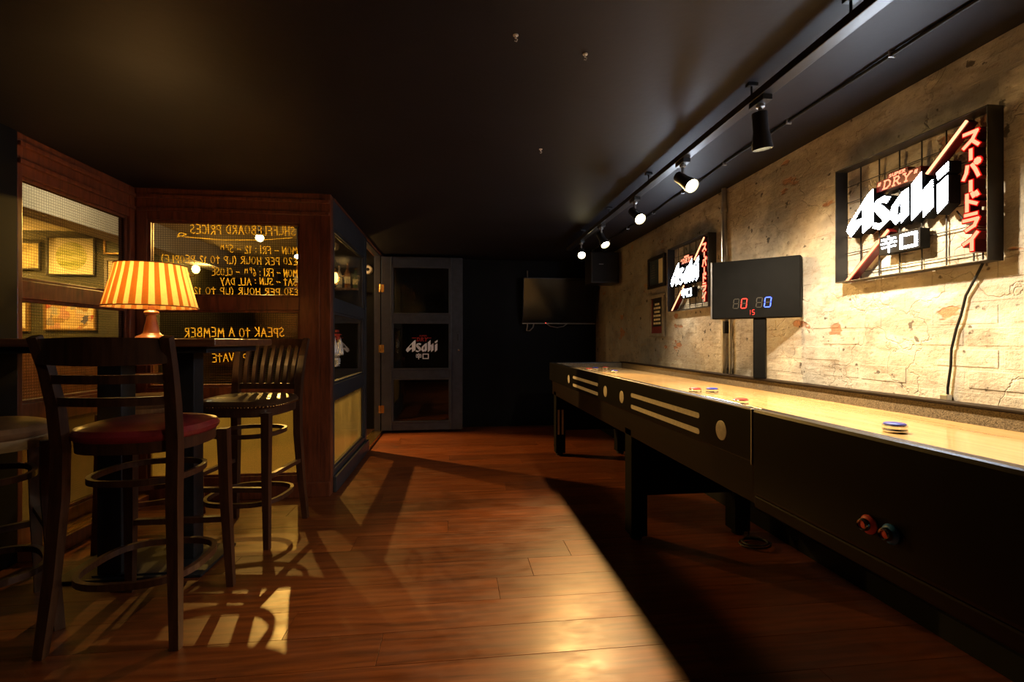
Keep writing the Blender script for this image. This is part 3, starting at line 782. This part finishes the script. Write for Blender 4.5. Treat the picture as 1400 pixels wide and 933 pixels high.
# ------------------------------------------------------------------ illuminated wall signs
SX0, SX1 = 1.735, 1.795        # front and back of the sign frame
def make_sign():
    r = thing('illuminated_sign', (WX-.004, 2.032, 1.335), 'illuminated beer sign in black mesh frame nearest the viewer', 'sign', group='illuminated beer signs on the plaster wall')
    W, Hh = .641, .512
    # local: u along -Y, v along Z, depth along -X from the wall
    def bx(nm, u0, u1, v0, v1, d0, d1, mat, par=r, ch=.0015): return MB().box(-d1, -d0, -u1, -u0, v0, v1, ch).build(nm, mat, par)
    bx('frame_side', 0, .004, 0, Hh, .001, .062, 'black'); bx('frame_side', W-.004, W, 0, Hh, .001, .062, 'black')
    bx('frame_top', .004, W-.004, Hh-.004, Hh, .001, .062, 'black'); bx('frame_bottom', .004, W-.004, 0, .004, .001, .062, 'black')
    for u in (.082, .176, .270, .364, .458, .552): bx('mesh_wire', u-.0022, u+.0022, .004, Hh-.004, .004, .009, 'black')
    for v in (.04, .135, .215, .290, .365, .437): bx('mesh_wire', .004, W-.004, v-.0018, v+.0018, .009, .0126, 'black')
    U, V, N = (0, -1, 0), (0, 0, 1), (-1, 0, 0)
    def letter(nm, polys, body, face, d0, d1, grow, lab=None):
        b = MB().prism([inflate(P, grow) for P in polys], (-d0, 0, 0), U, V, N, d1-d0).build(nm, body, r)
        if lab: b['label'] = lab
        MB().prism(polys, (-d1, 0, 0), U, V, N, .0025).build(nm+'_face', face, b)
        return b
    k = .446/723
    for L in BRAND:
        letter('letter', [[(.068+(x-252)*k, .194+(597-y)*k*.985) for x, y in P] for P in L], 'matt', 'neonw', .014, .062, .004)
    # kanji block
    bx('kanji_block', .226, .404, .088, .163, .014, .056, 'matt')
    kz = MB().prism(strokes(KANA['kara'], .0058, .074, .062, .234, .095)+strokes(KANA['kuchi'], .010, .074, .058, .320, .096), (-.056, 0, 0), U, V, N, .002).build('kanji_lettering', 'neonw', r)
    # red panel over the letters
    rp = MB().prism([[(.205, .353), (.398, .353), (.398, .398), (.345, .398), (.345, .414), (.255, .414), (.255, .398), (.205, .398)]], (-.014, 0, 0), U, V, N, .034).build('red_panel', 'neonrim2', r)
    txt = dry_text(.236, .362, .359, .390, .0053)+super_text(.264, .338, .398, .409, .0028)+quote_marks(.214, .378, .014, .0045)+quote_marks(.374, .378, .014, .0045)
    MB().prism(txt, (-.048, 0, 0), U, V, N, .0015).build('panel_lettering', 'neonr', rp)
    # column of katakana
    v = .456
    for c in ('su', 'bar', 'pa', 'bar', 'do', 'ra', 'i'):
        h = .040 if c == 'bar' else .066
        pol = strokes(KANA[c], .0105, .056, h*.90, .560, v-h)
        b = letter('katakana', pol, 'neonrim2', 'neonr', .014, .060, .0042)
        MB().prism([inflate(P, .0042) for P in pol], (-.0585, 0, 0), U, V, N, .0022).build('glowing_edge', 'neonrim', b)
        v -= h*1.01
    # the diagonal tube in two lengths with its red channel
    for (a, b, c, d) in ((.566, .492, .424, .358), (.262, .186, .055, .006)):
        dx, dy = c-a, d-b; L = math.hypot(dx, dy); nx, ny = -dy/L, dx/L
        q = lambda w: [(a+nx*w, b+ny*w), (c+nx*w, d+ny*w), (c-nx*w, d-ny*w), (a-nx*w, b-ny*w)]
        ch = MB().prism([q(.0105)], (-.014, 0, 0), U, V, N, .034).build('tube_channel', 'neonrim2', r)
        MB().tube([(-.050, -a, b), (-.050, -c, d)], .0052, 10).build('neon_tube', 'neontube', ch)
    MB().tube([(-.012, -.50, .20), (-.02, -.53, .16), (-.016, -.565, .12), (-.012, -.585, .07), (-.010, -.585, -.0)], .0028, 8).build('wire_lead', 'rubber', r)
    return r
def inflate(P, g):
    cx = sum(p[0] for p in P)/len(P); cy = sum(p[1] for p in P)/len(P); out = []
    n = len(P); area = sum(P[i][0]*P[(i+1) % n][1]-P[(i+1) % n][0]*P[i][1] for i in range(n)); sg = 1 if area > 0 else -1
    for i in range(n):
        a, b, c = P[i-1], P[i], P[(i+1) % n]
        e1 = (b[0]-a[0], b[1]-a[1]); e2 = (c[0]-b[0], c[1]-b[1])
        l1 = math.hypot(*e1) or 1e-6; l2 = math.hypot(*e2) or 1e-6
        n1 = (e1[1]/l1*sg, -e1[0]/l1*sg); n2 = (e2[1]/l2*sg, -e2[0]/l2*sg)
        m = (n1[0]+n2[0], n1[1]+n2[1]); ml = max(.6, math.hypot(*m))
        out.append((b[0]+m[0]/ml*g*1.15, b[1]+m[1]/ml*g*1.15))
    return out
MT['neonrim2'] = plain('red_sign_channel', (.14, .005, .005), .4, var=.1)
s1 = make_sign()
s2 = copy_tree(s1); s2.location = (WX-.004, 3.795, 1.310)
s2['label'] = 'illuminated beer sign in black mesh frame partly behind the scoreboard'

# power cable hanging below the near sign, with a small wall box
cb = MB().tube([(1.785, 1.447, 1.335), (1.785, 1.47, 1.29), (1.788, 1.505, 1.23), (1.786, 1.52, 1.16), (1.788, 1.538, 1.112), (1.786, 1.553, 1.04), (1.787, 1.556, .98), (1.786, 1.566, .90), (1.787, 1.566, .80)], .0042, 8)
tag(cb.build('power_cable', 'rubber'), 'thin black power cable hanging down the wall below the near sign', 'cable')
tag(MB().box(1.775, WX-.0045, 1.558, 1.586, .70, .875, .003).build('cable_trunking', 'steel'), 'short grey conduit the sign cable runs into above the table', 'conduit')

# conduit pipes
pp = thing('conduit_pipe', (1.778, 3.03, 0), 'galvanised conduit pipe running up the wall behind the scoreboard', 'pipe')
MB().tube([(0, 0, .1), (0, 0, CZ)], .0165, 16).build('tube', 'steel', pp)
for z in (1.94, 1.22): MB().lathe([(.022, -.014), (.024, -.01), (.024, .01), (.022, .014)], 18, (0, 0, z)).build('pipe_clip', 'steel', pp)
p2 = thing('conduit_pipe', (1.785, 2.965, 0), 'thin grey conduit pipe close beside the galvanised one', 'pipe')
MB().tube([(0, 0, .1), (0, 0, 1.30), (0, .01, 1.34)], .010, 12).build('tube', 'steel', p2)
MB().box(-.022, .012, .03, .055, 1.12, 1.20, .004).build('junction_box', 'rubber', p2)

# wall frames
def wall_picture(name, lab, yc, w, z0, z1, fm, pm, fw=.028, extra=None):
    r = thing(name, (WX-.005, yc, z0), lab, 'picture', group='framed posters by the far sign')
    h = z1-z0
    for a, b, c, d in ((-w/2, w/2, 0, fw), (-w/2, w/2, h-fw, h), (-w/2, -w/2+fw, fw, h-fw), (w/2-fw, w/2, fw, h-fw)):
        MB().box(-.022, 0, a, b, c, d, .003).build('frame_bar', fm, r)
    pr = MB().box(-.010, -.004, -w/2+fw, w/2-fw, fw, h-fw).build('print', pm, r)
    return r, pr, h
r, pr, h = wall_picture('framed_poster', 'black framed navy poster above the small wooden frame', 4.13, .36, 1.545, 1.825, 'frameblk', 'navypr')
MB().box(-.0108, -.010, -.142, -.045, .034, h-.034).build('pale_panel', 'mount', pr)
for k in range(3): MB().prism(handwrite('PRICES', .07, .012, .002), (-.0105, .10, h-.075-k*.022), (0, -1, 0), (0, 0, 1), (-1, 0, 0), .0006).build('small_print', 'stickw', pr) if False else None
for k, (a, b) in enumerate(((.09, .045), (.09, .045), (.125, .02), (.125, .03), (.125, .02), (.12, .03))):
    MB().box(-.0108, -.010, b, a, h-.075-k*.022, h-.070-k*.022).build('text_line', 'framegry', pr)
r, pr, h = wall_picture('framed_menu', 'grey wooden framed dark menu with a red foot below the navy poster', 4.118, .295, 1.108, 1.482, 'framegry', 'darkpr', .03)
MB().box(-.0108, -.010, -.117, .117, .031, .09).build('red_band', 'dkred', pr)
MB().box(-.0108, -.010, .095, .117, .09, h-.031).build('red_band', 'dkred', pr); MB().box(-.0108, -.010, -.117, -.095, .09, h-.031).build('red_band', 'dkred', pr)
for k, wv in enumerate((.05, .075, .06, .08, .07, .078)):
    for j in range(3): MB().box(-.0108, -.010, -wv+j*wv*.66+.006, -wv+(j+1)*wv*.66, .28-k*.034, .298-k*.034).build('text_line', 'mount', pr)

# ------------------------------------------------------------------ ceiling track and spotlights
TX = 1.17
tr = thing('light_track', (TX, 1.9, CZ), 'black ceiling light track running the length of the table', 'light track')
MB().box(-.024, .024, -2.6, 3.0, -.082, -.052, .003).build('rail', 'black', tr)
MB().box(.0245, .027, -2.6, 3.0, -.076, -.070, .0008).build('conductor_strip', 'alum', tr)
MB().box(.0245, .027, -2.6, 3.0, -.063, -.058, .0008).build('conductor_strip', 'alum', tr)
for yy in (-.6, -.12, .9, 1.65, 2.4):
    MB().tube([(-.01, yy, -.048), (-.01, yy, -.012)], .004, 8).build('hanger_rod', 'black', tr)
    MB().box(-.03, .012, yy-.012, yy+.012, -.014, 0, .003).build('hanger_clip', 'black', tr)
SPOTS = [(1.74, (.16, .10, -1.0), 'black spotlight nearest the viewer on the track, pointing down', 150, 1.5),
         (2.38, (.16, -.80, -.62), 'lit spotlight on the track, second from the viewer', 82, .8),
         (3.05, (.10, -.82, -.62), 'lit spotlight on the track, third from the viewer', 94, .9),
         (3.78, (.18, -.55, -.75), 'spotlight on the track turned down to the walkway, fourth from the viewer', 112, .45),
         (-.25, (-1.05, 1.25, -.62), 'extra spotlight added on the track behind the viewer, turned to the bar table', 46, .35),  # added unseen head that lights the bar table corner from the front
         (4.40, (-.20, -.9, -.60), 'lit spotlight at the far end of the track above the pucks', 62, 3.0)]
for yy, d, lab, angw, pw in SPOTS:
    r = thing('track_spotlight', (TX, yy, CZ-.082), lab, 'spotlight', group='spotlights on the ceiling track')
    d = Vector(d).normalized(); R = rot_to(d)
    MB().box(-.02, .02, -.045, .045, -.022, 0, .004).build('track_adapter', 'black', r)
    MB().lathe([(.016, 0), (.016, -.012), (.008, -.016), (.008, -.066)], 16, (.0, 0, -.02)).build('stem', 'steel', r)
    pv = Vector((0, 0, -.098)); o = pv-d*.012
    MB().lathe([(.016, -.035), (.027, -.033), (.028, -.03), (.028, .035), (.031, .05), (.037, .095), (.038, .105), (.034, .105), (.032, .090), (.01, .084)], 28, o, R).build('head', 'black', r)
    MB().lathe([(.031, .0885), (.031, .091), (.02, .0935), (.004, .094)], 24, o, R).build('lens', 'lens', r)
    sd = d.cross(Vector((0, 0, 1))); sd = sd.normalized() if sd.length > .01 else Vector((1, 0, 0))
    MB().tube([(0, 0, -.082), (0, 0, -.098)], .010, 10).build('knuckle', 'steel', r)
    light('SPOT', r, o+d*.112, WARM if yy < 2 or 3.2 < yy < 4 else GOLD, TRACK_W*pw, .028, d, angw, .6)

# black cable clipped along the ceiling
pts = []
for i in range(90):
    yv = -.8+i*.075; pts.append((1.525+.012*math.sin(yv*2.1)+.006*math.sin(yv*7.3), yv, CZ-.011-.003*math.sin(yv*9)))
cc = thing('ceiling_cable', (0, 0, 0), 'slack black cable clipped along the ceiling between track and wall', 'cable')
MB().tube(pts, .008, 8).build('cable', 'rubber', cc)
for i in range(3, 88, 7): MB().box(pts[i][0]-.012, pts[i][0]+.012, pts[i][1]-.003, pts[i][1]+.003, CZ-.022, CZ, .001).build('cable_clip', 'steel', cc)
for x, yv, lb in ((.457, 1.666, 'small white ceiling hook nearest the track spotlights'), (.45, 2.52, 'small white ceiling hook farther along the black ceiling'), (.20, 1.59, 'small white ceiling hook over the walkway')):
    r = thing('ceiling_hook', (x, yv, CZ), lb, 'hook', group='ceiling hooks')
    MB().lathe([(.009, 0), (.009, -.003), (.003, -.004), (.003, -.012)], 12).build('plate', 'whitepl', r)
    MB().tube([(.0, 0, -.010), (.006, 0, -.015), (.003, 0, -.022), (-.004, 0, -.020)], .0016, 6).build('hook', 'whitepl', r)

# ------------------------------------------------------------------ far end: television, speaker, cables
tv = thing('television', (1.29, 6.045, 1.297), 'black flat screen television on the dark end wall', 'television')
MB().box(-.46, .47, -.055, -.03, 0, .57, .006).build('housing', 'black', tv)
scr = MB().box(-.45, .46, -.0565, -.055, .018, .56).build('screen', plain('tv_screen', (.004, .004, .005), .12, var=.1, spec=.3), tv)
MB().box(-.2, .2, -.03, 0, .15, .42, .004).build('wall_bracket', 'black', tv)
MB().box(-.17, -.16, -.058, -.055, .006, .012).build('standby_light', 'ledred', tv)
MB().box(-.46, .47, -.058, -.0545, -.002, .004).build('lower_trim', 'alum', tv)
tv.rotation_euler = (math.radians(11), 0, 0); tv.location.y = 6.0
t2 = thing('cable_trunking', (.90, 6.02, 1.20), 'thin grey vertical cable in front of the television', 'cable')
MB().tube([(0, -.04, .75), (.002, -.045, .3), (0, -.04, .06), (-.01, -.04, .0), (.03, -.04, -.0), (.07, -.04, .04), (.085, -.035, .10)], .007, 8).build('cable', 'steel', t2)
MB().tube([(.23, -.035, .098), (.29, -.04, .055), (.38, -.04, .04), (.46, -.04, .055), (.52, -.035, .098)], .006, 8).build('hanging_loop', 'steel', t2)
sp = thing('loudspeaker', (1.63, 5.22, 1.70), 'black loudspeaker hung under the ceiling in the far right corner', 'loudspeaker')
MB().box(-.165, .15, -.12, .14, 0, .34, .012).build('cabinet', 'black', sp)
MB().box(-.15, .135, -.128, -.118, .015, .325, .006).build('grille', 'rubber', sp)
MB().box(-.08, -.03, -.131, -.127, .20, .208, .001).build('badge', 'alum', sp)
MB().box(.02, .06, .0, .05, .34, CZ-1.70, .003).build('bracket', 'black', sp)
cabl = [(1.56+.09*math.cos(a)*(1-i*.012), 2.36+.07*math.sin(a)*(1-i*.01), .006+i*.0006) for i, a in enumerate([k*.45 for k in range(34)])]
cabl += [(1.58, 2.45, .02), (1.60, 2.485, .10), (1.625, 2.49, .30), (1.625, 2.49, .52)]
tag(MB().tube(cabl, .005, 6).build('floor_cable', 'rubber'), 'loose black cable coiled on the floor by the table back leg', 'cable')

# ------------------------------------------------------------------ bar table
bt = thing('bar_table', (-1.47, 2.50, 0), 'high dark wooden bar table on two square black columns', 'table')
MB().box(-.62, .47, -.34, .30, 1.046, 1.080, .008).build('table_top', 'toptab', bt)
MB().box(-.56, .41, -.28, .24, 1.018, 1.046, .003).build('under_frame', 'black', bt)
MB().box(-.12, -.02, -.135, -.035, .022, 1.02, .004).build('column', 'black', bt)
MB().box(.13, .222, -.01, .082, .022, 1.02, .004).build('column', 'black', bt)
MB().box(-.29, .33, -.165, .19, 0, .014, .004).box(-.14, .24, -.14, .11, .014, .022, .003).build('base_plate', 'black', bt)

# pleated table lamp
LX, LY = -1.442, 2.50
lp = thing('table_lamp', (LX, LY, 1.080), 'lit table lamp with pleated shade on the bar table, light through the pleats painted as stripes', 'lamp')
MB().lathe([(.062, 0), (.065, .006), (.058, .014), (.040, .022), (.033, .03), (.031, .045), (.025, .075), (.019, .105), (.017, .113), (.029, .119), (.031, .126), (.027, .133), (.015, .137), (.014, .165), (.012, .17), (.012, .19)], 28).build('turned_base', 'lampw', lp)
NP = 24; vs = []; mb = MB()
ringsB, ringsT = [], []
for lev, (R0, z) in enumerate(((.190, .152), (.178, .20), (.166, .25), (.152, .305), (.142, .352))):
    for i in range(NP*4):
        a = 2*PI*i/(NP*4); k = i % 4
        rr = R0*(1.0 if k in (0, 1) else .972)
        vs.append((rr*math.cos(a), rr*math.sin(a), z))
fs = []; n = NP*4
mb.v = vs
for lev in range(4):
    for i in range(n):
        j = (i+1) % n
        mb.f.append((lev*n+i, lev*n+j, (lev+1)*n+j, (lev+1)*n+i)); mb.mi.append(1 if i % 4 in (0, 3) else 0); mb.sm.append(False)  # alternating colours paint the light passing through the pleats
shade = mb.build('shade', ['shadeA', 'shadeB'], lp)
MB().tube([(.1905*math.cos(a), .1905*math.sin(a), .152) for a in [2*PI*i/64 for i in range(64)]], .0028, 6, closed=True).build('shade_trim', 'shadeT', shade)
MB().tube([(.1425*math.cos(a), .1425*math.sin(a), .352) for a in [2*PI*i/64 for i in range(64)]], .0028, 6, closed=True).build('shade_trim', 'shadeT', shade)
MB().lathe([(.008, .19), (.010, .20), (.022, .225), (.027, .25), (.022, .275), (.008, .29)], 20).build('bulb', 'bulb', lp)
for k in range(3): MB().tube([(.0, .0, .30), (.141*math.cos(k*2.09), .141*math.sin(k*2.09), .35)], .0018, 6).build('shade_spoke', 'brass', lp)
light('POINT', lp, (0, 0, .25), (1, .56, .17), 24.0, .04)

# ------------------------------------------------------------------ bar stools
def squircle(rx, ry, z, n=40, p=3.2, x0=0, y0=0):
    out = []
    for i in range(n):
        a = 2*PI*i/n; c, s_ = math.cos(a), math.sin(a)
        q = (abs(c)**p+abs(s_)**p)**(-1/p); out.append((x0+rx*q*c, y0+ry*q*s_, z))
    return out
def stool(loc, rz, label, frame, seat, apron, back='ladder', p=2.6, nails=False, sh=.745):
    r = thing('bar_stool', loc, label, 'stool', rz, 'bar stools round the bar table')
    w = .185
    # local: back at -y, front at +y
    top = 1.085
    for s in (-1, 1):
        pts = [(s*(w+.028), -.225, 0), (s*(w+.012), -.20, .25), (s*w, -.183, .52), (s*w, -.178, .70)]
        sz = [.030, .036, .040, .040]
        if back: pts += [(s*(w+.003), -.195, .85), (s*(w+.010), -.225, .98), (s*(w+.018), -.262, top)]; sz += [.038, .034, .030]
        MB().bar(pts, sz).build('back_leg', frame, r)
        MB().bar([(s*(w+.018), .215, 0), (s*(w+.006), .198, .35), (s*w, .185, sh-.05)], [.028, .036, .042]).build('front_leg', frame, r)
    mb = MB(); mb.loft([squircle(.205, .205, sh-.072, p=p), squircle(.208, .208, sh-.03, p=p)]); mb.build('seat_apron', apron, r)
    st = MB(); st.loft([squircle(.205, .208, sh-.032, p=p), squircle(.216, .218, sh-.022, p=p), squircle(.219, .221, sh-.008, p=p), squircle(.208, .21, sh+.010, p=p), squircle(.17, .17, sh+.021, p=p), squircle(.08, .08, sh+.026, p=p), squircle(.01, .01, sh+.027, p=p)])
    seat_o = st.build('seat_cushion', seat, r)
    if nails:
        nb = MB()
        for q in squircle(.2215, .2235, sh-.018, n=90, p=p): nb.lathe([(.0035, -.002), (.0035, .002), (.001, .0035)], 6, q, rot_to((q[0], q[1], 0)))
        no = nb.build('nail_heads', 'brass', seat_o); no['kind'] = 'stuff'
    MB().band(squircle(.168, .172, .565, 48, 2.6), .016, .022, closed=True).build('upper_hoop', frame, r)
    MB().band(squircle(.198, .198, .215, 48, 2.8), .018, .024, closed=True).build('foot_hoop', frame, r)
    MB().bar([(-w-.006, .200, .30), (w+.006, .200, .30)], .024).build('stretcher', frame, r)
    for s in ((-1, 1) if back != 'ladder' else ()): MB().bar([(s*(w+.009), -.195, .36), (s*(w+.008), .197, .36)], .022).build('stretcher', frame, r)
    def curve(yb, depth, z, n=14, wd=w):
        return [(-wd+2*wd*i/n, yb-depth*math.sin(PI*i/n), z) for i in range(n+1)]
    if back == 'ladder':
        hs = [.084+.012*math.sin(PI*i/14) for i in range(15)]
        MB().band(curve(-.247, .050, 1.035, wd=w+.012), .018, hs).build('top_rail', frame, r)
        MB().band(curve(-.218, .046, .940, wd=w+.006), .016, .030).build('back_slat', frame, r)
        MB().band(curve(-.200, .042, .862, wd=w+.002), .016, .030).build('back_slat', frame, r)
    elif back == 'slat':
        hs = [.055]*15
        MB().band(curve(-.252, .030, 1.055, wd=w+.014), .020, hs).build('top_rail', frame, r)
        MB().band(curve(-.192, .012, .80, wd=w), .018, .034).build('lower_rail', frame, r)
        for i in range(7):
            x = -.138+i*.046; d1 = .030*math.cos(x/.2*PI/2); d0 = .012*math.cos(x/.2*PI/2)
            MB().bar([(x, -.194-d0, .80), (x*1.04, -.215-d0*1.5, .92), (x*1.07, -.250-d1, 1.04)], .021).build('back_slat', frame, r)
    return r
stool((-1.175, 2.03, 0), 0, 'dark ladder-back bar stool with burgundy leather seat, nearest the viewer', 'stain', 'redlea', 'stain', 'ladder')
stool((-1.135, 2.855, 0), PI-.12, 'dark slat-back bar stool with studded seat beside the mahogany corner post', 'stain', 'dklea', 'stain', 'slat', p=3.6, nails=True)
stool((-1.77, 2.0, 0), .76, 'backless bar stool with tan leather seat and pale apron at the left edge', 'stain', 'tanlea', 'palew', None)
stool((-1.68, 2.93, 0), PI+.35, 'reddish wooden ladder-back bar stool behind the bar table columns', 'mahog', 'tanlea', 'honey', 'ladder')

# ------------------------------------------------------------------ pub furniture and pictures seen through the glass
def pub_picture(name, lab, x0, x1, z0, z1, fm, pm, fw=.03, mount=0.0, round_=False):
    r = thing(name, ((x0+x1)/2, 6.045, z0), lab, 'picture', group='pictures on the pub wall')
    w = x1-x0; h = z1-z0
    for a, b, c, d in ((-w/2, w/2, 0, fw), (-w/2, w/2, h-fw, h), (-w/2, -w/2+fw, fw, h-fw), (w/2-fw, w/2, fw, h-fw)):
        MB().box(a, b, -.03, 0, c, d, .004).build('frame_bar', fm, r)
    bk = MB().box(-w/2+fw, w/2-fw, -.012, -.004, fw, h-fw).build('mount' if mount else 'print', 'mount' if mount else pm, r)
    if round_:
        MB().lathe([(min(w, h)*.36, 0), (min(w, h)*.36, .002)], 40, (0, -.012, h/2), rot_to((0, -1, 0))).build('print', pm, bk)
    elif mount:
        MB().box(-w/2+fw+mount, w/2-fw-mount, -.0135, -.012, fw+mount, h-fw-mount).build('print', pm, bk)
    return r
pub_picture('framed_picture', 'square framed print of a round green landscape on the pub wall', -4.57, -4.07, 1.81, 2.255, 'frameblk', 'landscape', .018, .02, True)
pub_picture('framed_picture', 'small sepia picture left of the round landscape', -4.98, -4.63, 1.87, 2.19, 'frameblk', 'sepia', .02)
pub_picture('framed_picture', 'dark landscape picture high on the pub wall right of the round one', -3.98, -3.70, 2.06, 2.24, 'framegld', 'greenpr', .022)
pub_picture('framed_picture', 'pale mounted picture below the dark landscape', -3.97, -3.66, 1.62, 2.02, 'framegry', 'sepia', .03, .05)
pub_picture('painting', 'golden painting of a crowded battle scene low on the pub wall', -4.60, -4.06, 1.19, 1.53, 'framegld', 'battle', .022)
pub_picture('framed_picture', 'narrow gilt framed picture at the left edge beside the golden painting', -5.05, -4.74, 1.18, 1.55, 'framegld', 'mount', .04)

def sconce(loc, lab, watts, rz=0):
    r = thing('wall_lamp', loc, lab, 'lamp', rz, group='pub wall lamps')
    MB().lathe([(.045, 0), (.045, .008), (.02, .02)], 20, (0, 0, 0), rot_to((0, -1, 0))).build('back_plate', 'brass', r)
    MB().tube([(0, -.01, 0), (0, -.06, -.01), (0, -.09, .02), (0, -.09, .04)], .007, 8).build('arm', 'brass', r)
    MB().lathe([(.015, .03), (.035, .045), (.048, .08), (.042, .115), (.02, .135), (.01, .137)], 20, (0, -.09, 0)).build('glass_globe', 'bulb', r)
    light('POINT', r, (0, -.20, .085), AMBER, watts, .05)
sconce((-3.398, 6.65, 1.91), 'small glowing globe wall lamp on the pub wall behind the writing', 9, PI/2)
sconce((-5.25, 6.045, 1.95), 'glowing globe wall lamp deep in the pub at the far left', 60)
# pub spotlights that shine through the glass onto the floor
for (x, yv, z, d, lab, pw) in ((-1.712, 4.5, 1.98, (.30, -1.0, -.62), 'glaring pub spotlight behind the upper pane with the writing', .8),
                            (-1.70, 5.5, 1.99, (.55, -.80, -1.0), 'glaring pub spotlight at the right edge of the written pane', 2.3)):
    r = thing('ceiling_spotlight', (x, yv, PZ), lab, 'spotlight', group='pub ceiling spotlights')
    dv = Vector(d).normalized(); o = Vector((0, 0, z-PZ))-dv*.09
    MB().lathe([(.04, 0), (.04, -.02), (.01, -.024), (.01, o.z)], 16).build('stem', 'black', r)
    MB().lathe([(.018, -.04), (.034, -.035), (.036, .07), (.040, .095), (.036, .095), (.034, .08), (.01, .076)], 24, o, rot_to(dv)).build('head', 'black', r)
    MB().lathe([(.033, .081), (.033, .084), (.02, .087), (.004, .088)], 20, o, rot_to(dv)).build('lens', 'lens', r)
    light('SPOT', r, o+dv*.10, AMBER, PUB_W*pw*4, .016, dv, 104 if yv < 5 else 84, .25)
for (x, yv, w) in ((-4.3, 4.9, 230), (-2.5, 4.2, 22)):  # lamps added out of view to brighten the pub and its beam
    r = thing('added_downlight', (x, yv, PZ), 'added out-of-view round pub ceiling downlight %s the white beam' % ('left of' if x < -3 else 'right of'), 'light', group='added pub downlights')
    MB().lathe([(.06, 0), (.06, -.012), (.045, -.015), (.042, -.006)], 24).build('rim', 'brass', r)
    MB().lathe([(.042, -.004), (.042, -.007), (.01, -.008)], 24).build('diffuser', 'bulb', r)
    light('SPOT', r, (0, 0, -.03), AMBER, w, .04, (0, .25, -1), 150, .5) if x < -3 else light('POINT', r, (0, 0, -.10), (1, .84, .62), w, .04)
# caged pendant seen through the black framed screen
pe = thing('pendant_lamp', (-1.365, 5.7, PZ), 'caged pendant lamp glowing behind the black framed screen', 'lamp')
MB().lathe([(.055, 0), (.055, -.05), (.04, -.07), (.012, -.08)], 20, (0, 0, -.14)).build('canopy', 'steel', pe)
MB().tube([(0, 0, 0), (0, 0, -.14)], .012, 10).build('drop_rod', 'steel', pe)
MB().tube([(0, 0, -.2), (0, 0, -.42)], .005, 8).build('flex', 'rubber', pe)
MB().lathe([(.012, -.42), (.03, -.44), (.032, -.47)], 16).build('lamp_holder', 'brass', pe)
MB().lathe([(.02, -.468), (.038, -.49), (.045, -.53), (.038, -.57), (.015, -.595), (.004, -.597)], 20).build('glass_globe', 'bulb', pe)
for k in range(6):
    a = k*PI/3; MB().tube([(.03*math.cos(a), .03*math.sin(a), -.455), (.054*math.cos(a), .054*math.sin(a), -.49), (.058*math.cos(a), .058*math.sin(a), -.54), (.04*math.cos(a), .04*math.sin(a), -.60), (0, 0, -.615)], .0025, 6).build('cage_wire', 'brass', pe)
light('POINT', pe, (0, -.08, -.53), AMBER, 9, .04)
# bottle shelf
sh = tag(MB().box(-1.95, -1.12, 5.90, 6.045, 1.675, 1.70, .003).build('wall_shelf', 'pubpanel'), 'dark wooden shelf of bottles on the pub wall', 'shelf')
SPOTB = ['first', 'second', 'third', 'fourth', 'fifth', 'sixth', 'seventh', 'eighth']
for k in range(8):
    x = -1.18-k*.095; hh = .24+.03*((k*5) % 3)
    r = thing('bottle', (x, 5.965, 1.70), '%s bottle from the doorway on the pub shelf' % SPOTB[k], 'bottle', group='bottles on the pub shelf')
    MB().lathe([(.03, 0), (.034, .006), (.034, hh*.58), (.026, hh*.68), (.013, hh*.76), (.012, hh*.95)], 16).build('body', ('bottleg', 'bottlea', 'bottlec')[k % 3], r)
    MB().lathe([(.0135, hh*.93), (.0135, hh*1.0), (.011, hh*1.005)], 14).build('cap', 'brass', r)
    MB().lathe([(.0346, hh*.18), (.0346, hh*.45)], 16).build('paper_label', 'mount', r)
# alarm sounder by the doorway
al = thing('alarm_sounder', (-1.045, 6.045, 1.935), 'round white alarm sounder on the wall beyond the doorway', 'alarm')
R = rot_to((.35, -1, 0))
MB().lathe([(.055, 0), (.055, .03), (.045, .05), (.030, .055), (.026, .045), (.02, .045)], 28, (0, 0, 0), rot_to((0, -1, 0))).build('housing', 'whitepl', al)
MB().lathe([(.02, .044), (.016, .058), (.006, .062)], 20, (0, 0, 0), rot_to((0, -1, 0))).build('horn', 'rubber', al)
